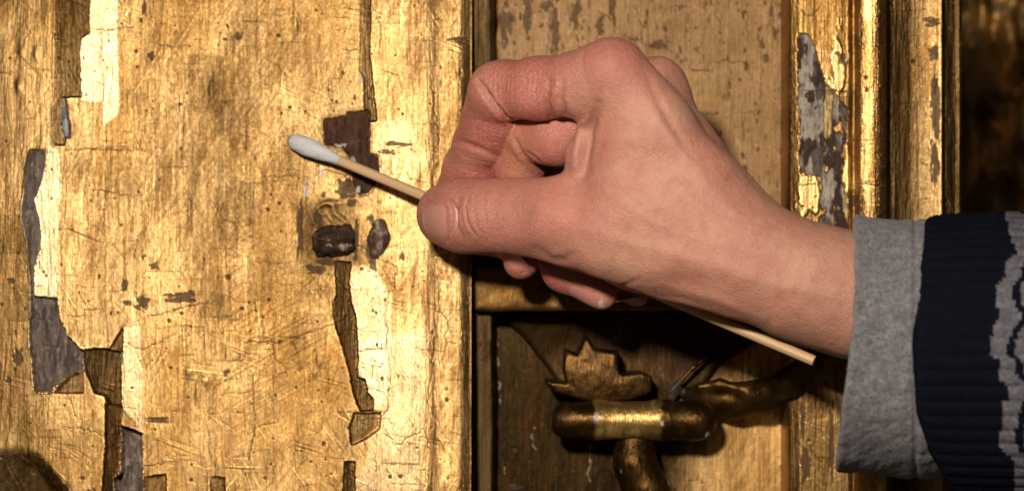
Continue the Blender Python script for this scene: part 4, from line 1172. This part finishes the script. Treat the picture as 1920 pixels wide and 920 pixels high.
    hand = mesh_np('hand', V, Q, skin_material(), parent, {'col': np.concatenate([col, dry[:, None]], 1)})
    # ---- nails, laid on the finished surface
    bvh = BVHTree.FromPolygons([Vector(v) for v in (V * 1.0)], Q.tolist())
    nm = nail_material()
    def nail(label, mid, along, normal, length, width, lift, free=0.12, freecol=(0.43, 0.27, 0.21), bed=(0.455, 0.200, 0.155), curl=0.0):
        """mid: world mm near the nail's middle; along: to the free edge; normal: out of the nail"""
        al = Vector(along).normalized(); nn = Vector(normal); nn = (nn - al * nn.dot(al)).normalized(); si = al.cross(nn)
        nu, nv = 26, 22
        pts = np.zeros((nu, nv, 3)); ok = True; cols = np.zeros((nu, nv, 4))
        hitm = None
        off = np.zeros((nu, nv)); 
        for i in range(nu):
            u = -0.5 + i / (nu - 1)
            for j in range(nv):
                v = -0.5 + j / (nv - 1)
                # outline: squarish back, rounded front
                ww = 1.0
                if u > 0.15: ww = math.sqrt(max(0.0, 1 - ((u - 0.15) / 0.42) ** 2.4)) * 0.97 + 0.03
                if u < -0.25: ww = 1 - 0.22 * ((-u - 0.25) / 0.25) ** 2
                vv = v * ww
                uu = u - 0.07 * (1 - (2 * vv) ** 2) * (1 if u < 0 else 0) * (-2 * u)
                fan = Vector(mid) + al * (uu * length) + si * (vv * width)
                dirn = (nn + si * (vv * 1.3) + al * (uu * 0.25 + curl * uu)).normalized()
                org = fan + dirn * 14
                hit, hn, fi, dd = bvh.ray_cast(org, -dirn, 40)
                if hit is None: hit = fan
                e = min(0.5 - abs(v), (u + 0.5) * 1.2)
                pts[i, j] = np.array(hit + dirn * (lift * (-0.35 + 1.45 * min(1, max(0, e) / 0.2))))
                fr = 1.0 if u > 0.5 - free * (1 - 0.25 * abs(v)) else 0.0
                lun = max(0.0, 1 - ((u + 0.46) / 0.17) ** 2 - (v / 0.33) ** 2)
                c = np.array(bed) * (1 - fr) + np.array(freecol) * fr
                c = c * (1 - 0.35 * min(1, lun * 2)) + np.array((0.50, 0.27, 0.22)) * 0.35 * min(1, lun * 2)
                cols[i, j] = (*c, 1)
        # smooth the plate along both directions so that skin relief does not print through
        for _ in range(14):
            q = pts.copy()
            q[1:-1] = 0.5 * pts[1:-1] + 0.25 * (pts[2:] + pts[:-2])
            q[:, 1:-1] = 0.5 * q[:, 1:-1] + 0.25 * (q[:, 2:] + q[:, :-2])
            pts = q
        top = pts.reshape(-1, 3)
        ctr = np.array(nn) * 0.7
        bot = top - ctr
        idx = np.arange(nu * nv).reshape(nu, nv)
        Q1 = np.stack([idx[:-1, :-1], idx[1:, :-1], idx[1:, 1:], idx[:-1, 1:]], -1).reshape(-1, 4)
        rim = np.concatenate([idx[0, :], idx[1:, -1], idx[-1, -2::-1], idx[-2:0:-1, 0]])
        r2 = np.roll(rim, -1)
        Q2 = np.stack([rim, r2, r2 + nu * nv, rim + nu * nv], -1)
        Vn = np.concatenate([top, bot]); Qn = np.concatenate([Q1, Q2, Q1[:, ::-1] + nu * nv])
        o = mesh_np('fingernail', Vn, Qn, nm, parent, {'col': np.concatenate([cols.reshape(-1, 4)] * 2)})
        if label: o['label'] = label
    for args in NAILS: nail(*args)
    return hand

SWAB_A = PT(556, 267, 1.7)
SWAB_B = PT(1527, 676, 50.0)

HAND_CREASES = [
    # index: fold inside the middle joint, then the faint one of the end joint
    ([1], [(898, 152), (925, 195), (950, 220), (975, 234)], 1.7, 5.0, 0.15, -99, 0.5),
    ([1], [(905, 176), (930, 205), (955, 226)], 0.5, 4, 0.2),
    ([1], [(848, 262), (880, 270), (915, 285), (938, 298)], 0.55, 5.5, 0.2, -99, 0.10),
    ([1, 0], [(1028, 150), (1026, 190), (1034, 222), (1050, 235)], 0.9, 5.5, 0.3, -99, 0.25),
    ([1, 0], [(1055, 150), (1052, 185), (1060, 215), (1072, 228)], 0.75, 5.0, 0.3, -99, 0.2),
    ([0], [(1083, 190), (1074, 220), (1070, 260)], 0.4, 5, 0.2),
    # web fold
    ([0], [(1122, 195), (1103, 245), (1097, 295), (1094, 326)], 1.5, 8.0, 0.2, -99, 0.22),
    # thumb joint wrinkles
    ([0], [(860, 374), (853, 398), (856, 424), (866, 444)], 0.38, 5.0, 0.3, -99, 0.22),
    ([0], [(880, 368), (874, 392), (880, 420), (892, 440)], 0.36, 2.6, 0.6, -99, 0.34),
    ([0], [(893, 376), (891, 400), (899, 428), (903, 436)], 0.22, 2.4, 0.5, -99, 0.22),
    ([0], [(910, 360), (906, 385), (911, 412), (914, 436)], 0.2, 2.6, 0.5, -99, 0.2),
    ([0], [(868, 385), (866, 402), (871, 428)], 0.18, 2.2, 0.4, -99, 0.10),
    ([0], [(902, 366), (900, 384), (904, 398)], 0.16, 2.0, 0.4, -99, 0.10),
    ([0], [(812, 368), (845, 374), (853, 395), (853, 425), (842, 452)], 0.65, 3.4, 0.25, -99, 0.7),
    # base of the thumb, wrist folds
    ([0], [(1002, 470), (1035, 488), (1060, 487), (1078, 472)], 0.5, 7, 0.15, -99, 0.1),
    ([0], [(1140, 545), (1170, 535), (1200, 520)], 0.35, 5, 0.2),
    ([0], [(1215, 548), (1260, 552), (1320, 562), (1390, 590)], 0.22, 8, 0.2, -99, 0.05),
    ([0], [(1230, 556), (1280, 560), (1330, 576)], 0.2, 4, 0.2, -99, 0.05),
    # middle finger
    ([2], [(966, 262), (978, 290), (1000, 306), (1018, 318)], 0.9, 4.0, 0.2, -99, 0.4),
    ([2], [(985, 284), (1003, 296), (1020, 312)], 0.6, 3.5, 0.4, -99, 0.3),
]
for _i in range(26):
    _x = 1000 + 6 * _i * .9 - 95; _r = random.Random(_i)
    HAND_CREASES.append(([1], [(_x + _r.uniform(-3, 3), 118 + _r.uniform(0, 25)), (_x - 4 + _r.uniform(-4, 4), 165), (_x + _r.uniform(-4, 8), 205 + _r.uniform(-10, 15))], _r.uniform(.05, .14), 1.7, .6))
for _i in range(16):
    _r = random.Random(50 + _i); _y = 205 + _i * 8.5
    HAND_CREASES.append(([1], [(858 + _r.uniform(-8, 20), _y), (905, _y + 12 + _r.uniform(-4, 4)), (950, _y + 26 + _r.uniform(-6, 6))], _r.uniform(.04, .10), 1.7, .6))
HAND_BULGES = [
    ([0], 1036, 400, 34, 34, 1.0), ([0], 1148, 120, 45, 42, 0.8), ([0], 886, 404, 20, 36, 0.7), ([0], 856, 404, 10, 30, -0.35),
    ([0], 1212, 500, 120, 30, 0.8), ([1], 985, 200, 40, 26, 1.0), ([0], 1240, 130, 26, 30, 0.8),
    ([0], 960, 400, 36, 60, -0.7), ([0], 1010, 470, 35, 18, -0.6), ([0], 1400, 360, 60, 40, -1.0),
]
NAILS = [
    ('thumbnail seen from the front', PT(826, 412, 42 + HOFF), PT(786, 416, 20 + HOFF) - PT(842, 406, 36 + HOFF), (-0.50, -0.80, -0.22), 13.0, 11.0, 0.35),
    (None, PT(966, 490, 38 + HOFF), PT(985, 526, 38 + HOFF) - PT(972, 470, 35 + HOFF), (-0.62, -0.70, -0.20), 7.6, 7.5, 0.25, 0.05, (0.6, 0.36, 0.30), (0.46, 0.15, 0.13)),
    (None, PT(1104, 555, 36 + HOFF), PT(1140, 566, 39 + HOFF) - PT(1075, 524, 31 + HOFF), (-0.30, -0.55, -0.80), 11.0, 8.0, 0.3, 0.10, (0.52, 0.38, 0.32), (0.42, 0.17, 0.14)),
    (None, PT(1184, 560, 30 + HOFF), PT(1205, 568, 32 + HOFF) - PT(1170, 545, 26 + HOFF), (-0.30, -0.55, -0.80), 7.0, 5.5, 0.3, 0.12, (0.52, 0.38, 0.32), (0.42, 0.17, 0.14)),
]
HAND_CORDS = [
    ([(1112, 205), (1092, 245), (1080, 290), (1077, 330)], 9, 0.8),
    ([(1190, 150), (1260, 260), (1330, 350), (1420, 430)], 13, 0.45), ([(1100, 330), (1190, 400), (1280, 440), (1400, 470)], 9, 0.22),
    ([(1290, 470), (1400, 520), (1500, 540), (1600, 560)], 16, 0.55), ([(1060, 420), (1160, 450), (1250, 470), (1330, 500)], 14, 0.5),
    ([(1250, 330), (1330, 400), (1370, 470)], 8, 0.25), ([(1270, 545), (1340, 560), (1430, 600)], 10, 0.4), ([(1230, 505), (1280, 525), (1330, 530)], 22, -0.5),
    ([(1165, 160), (1150, 220), (1110, 300)], 14, -0.25), ([(1205, 130), (1250, 220), (1300, 300)], 9, -0.5),
]
# ------------------------------------------------------------------ the place
build_recess()
pil = build_pilaster()
build_nail_stub(pil)
build_moulding()
build_bracket()
build_far_carving()
person = empty('person')
tag(person, 'bare right hand pinching a cotton swab, grey cuff and navy knitted sleeve', 'person')
build_hand(person)
build_clothes(person)
build_swab()
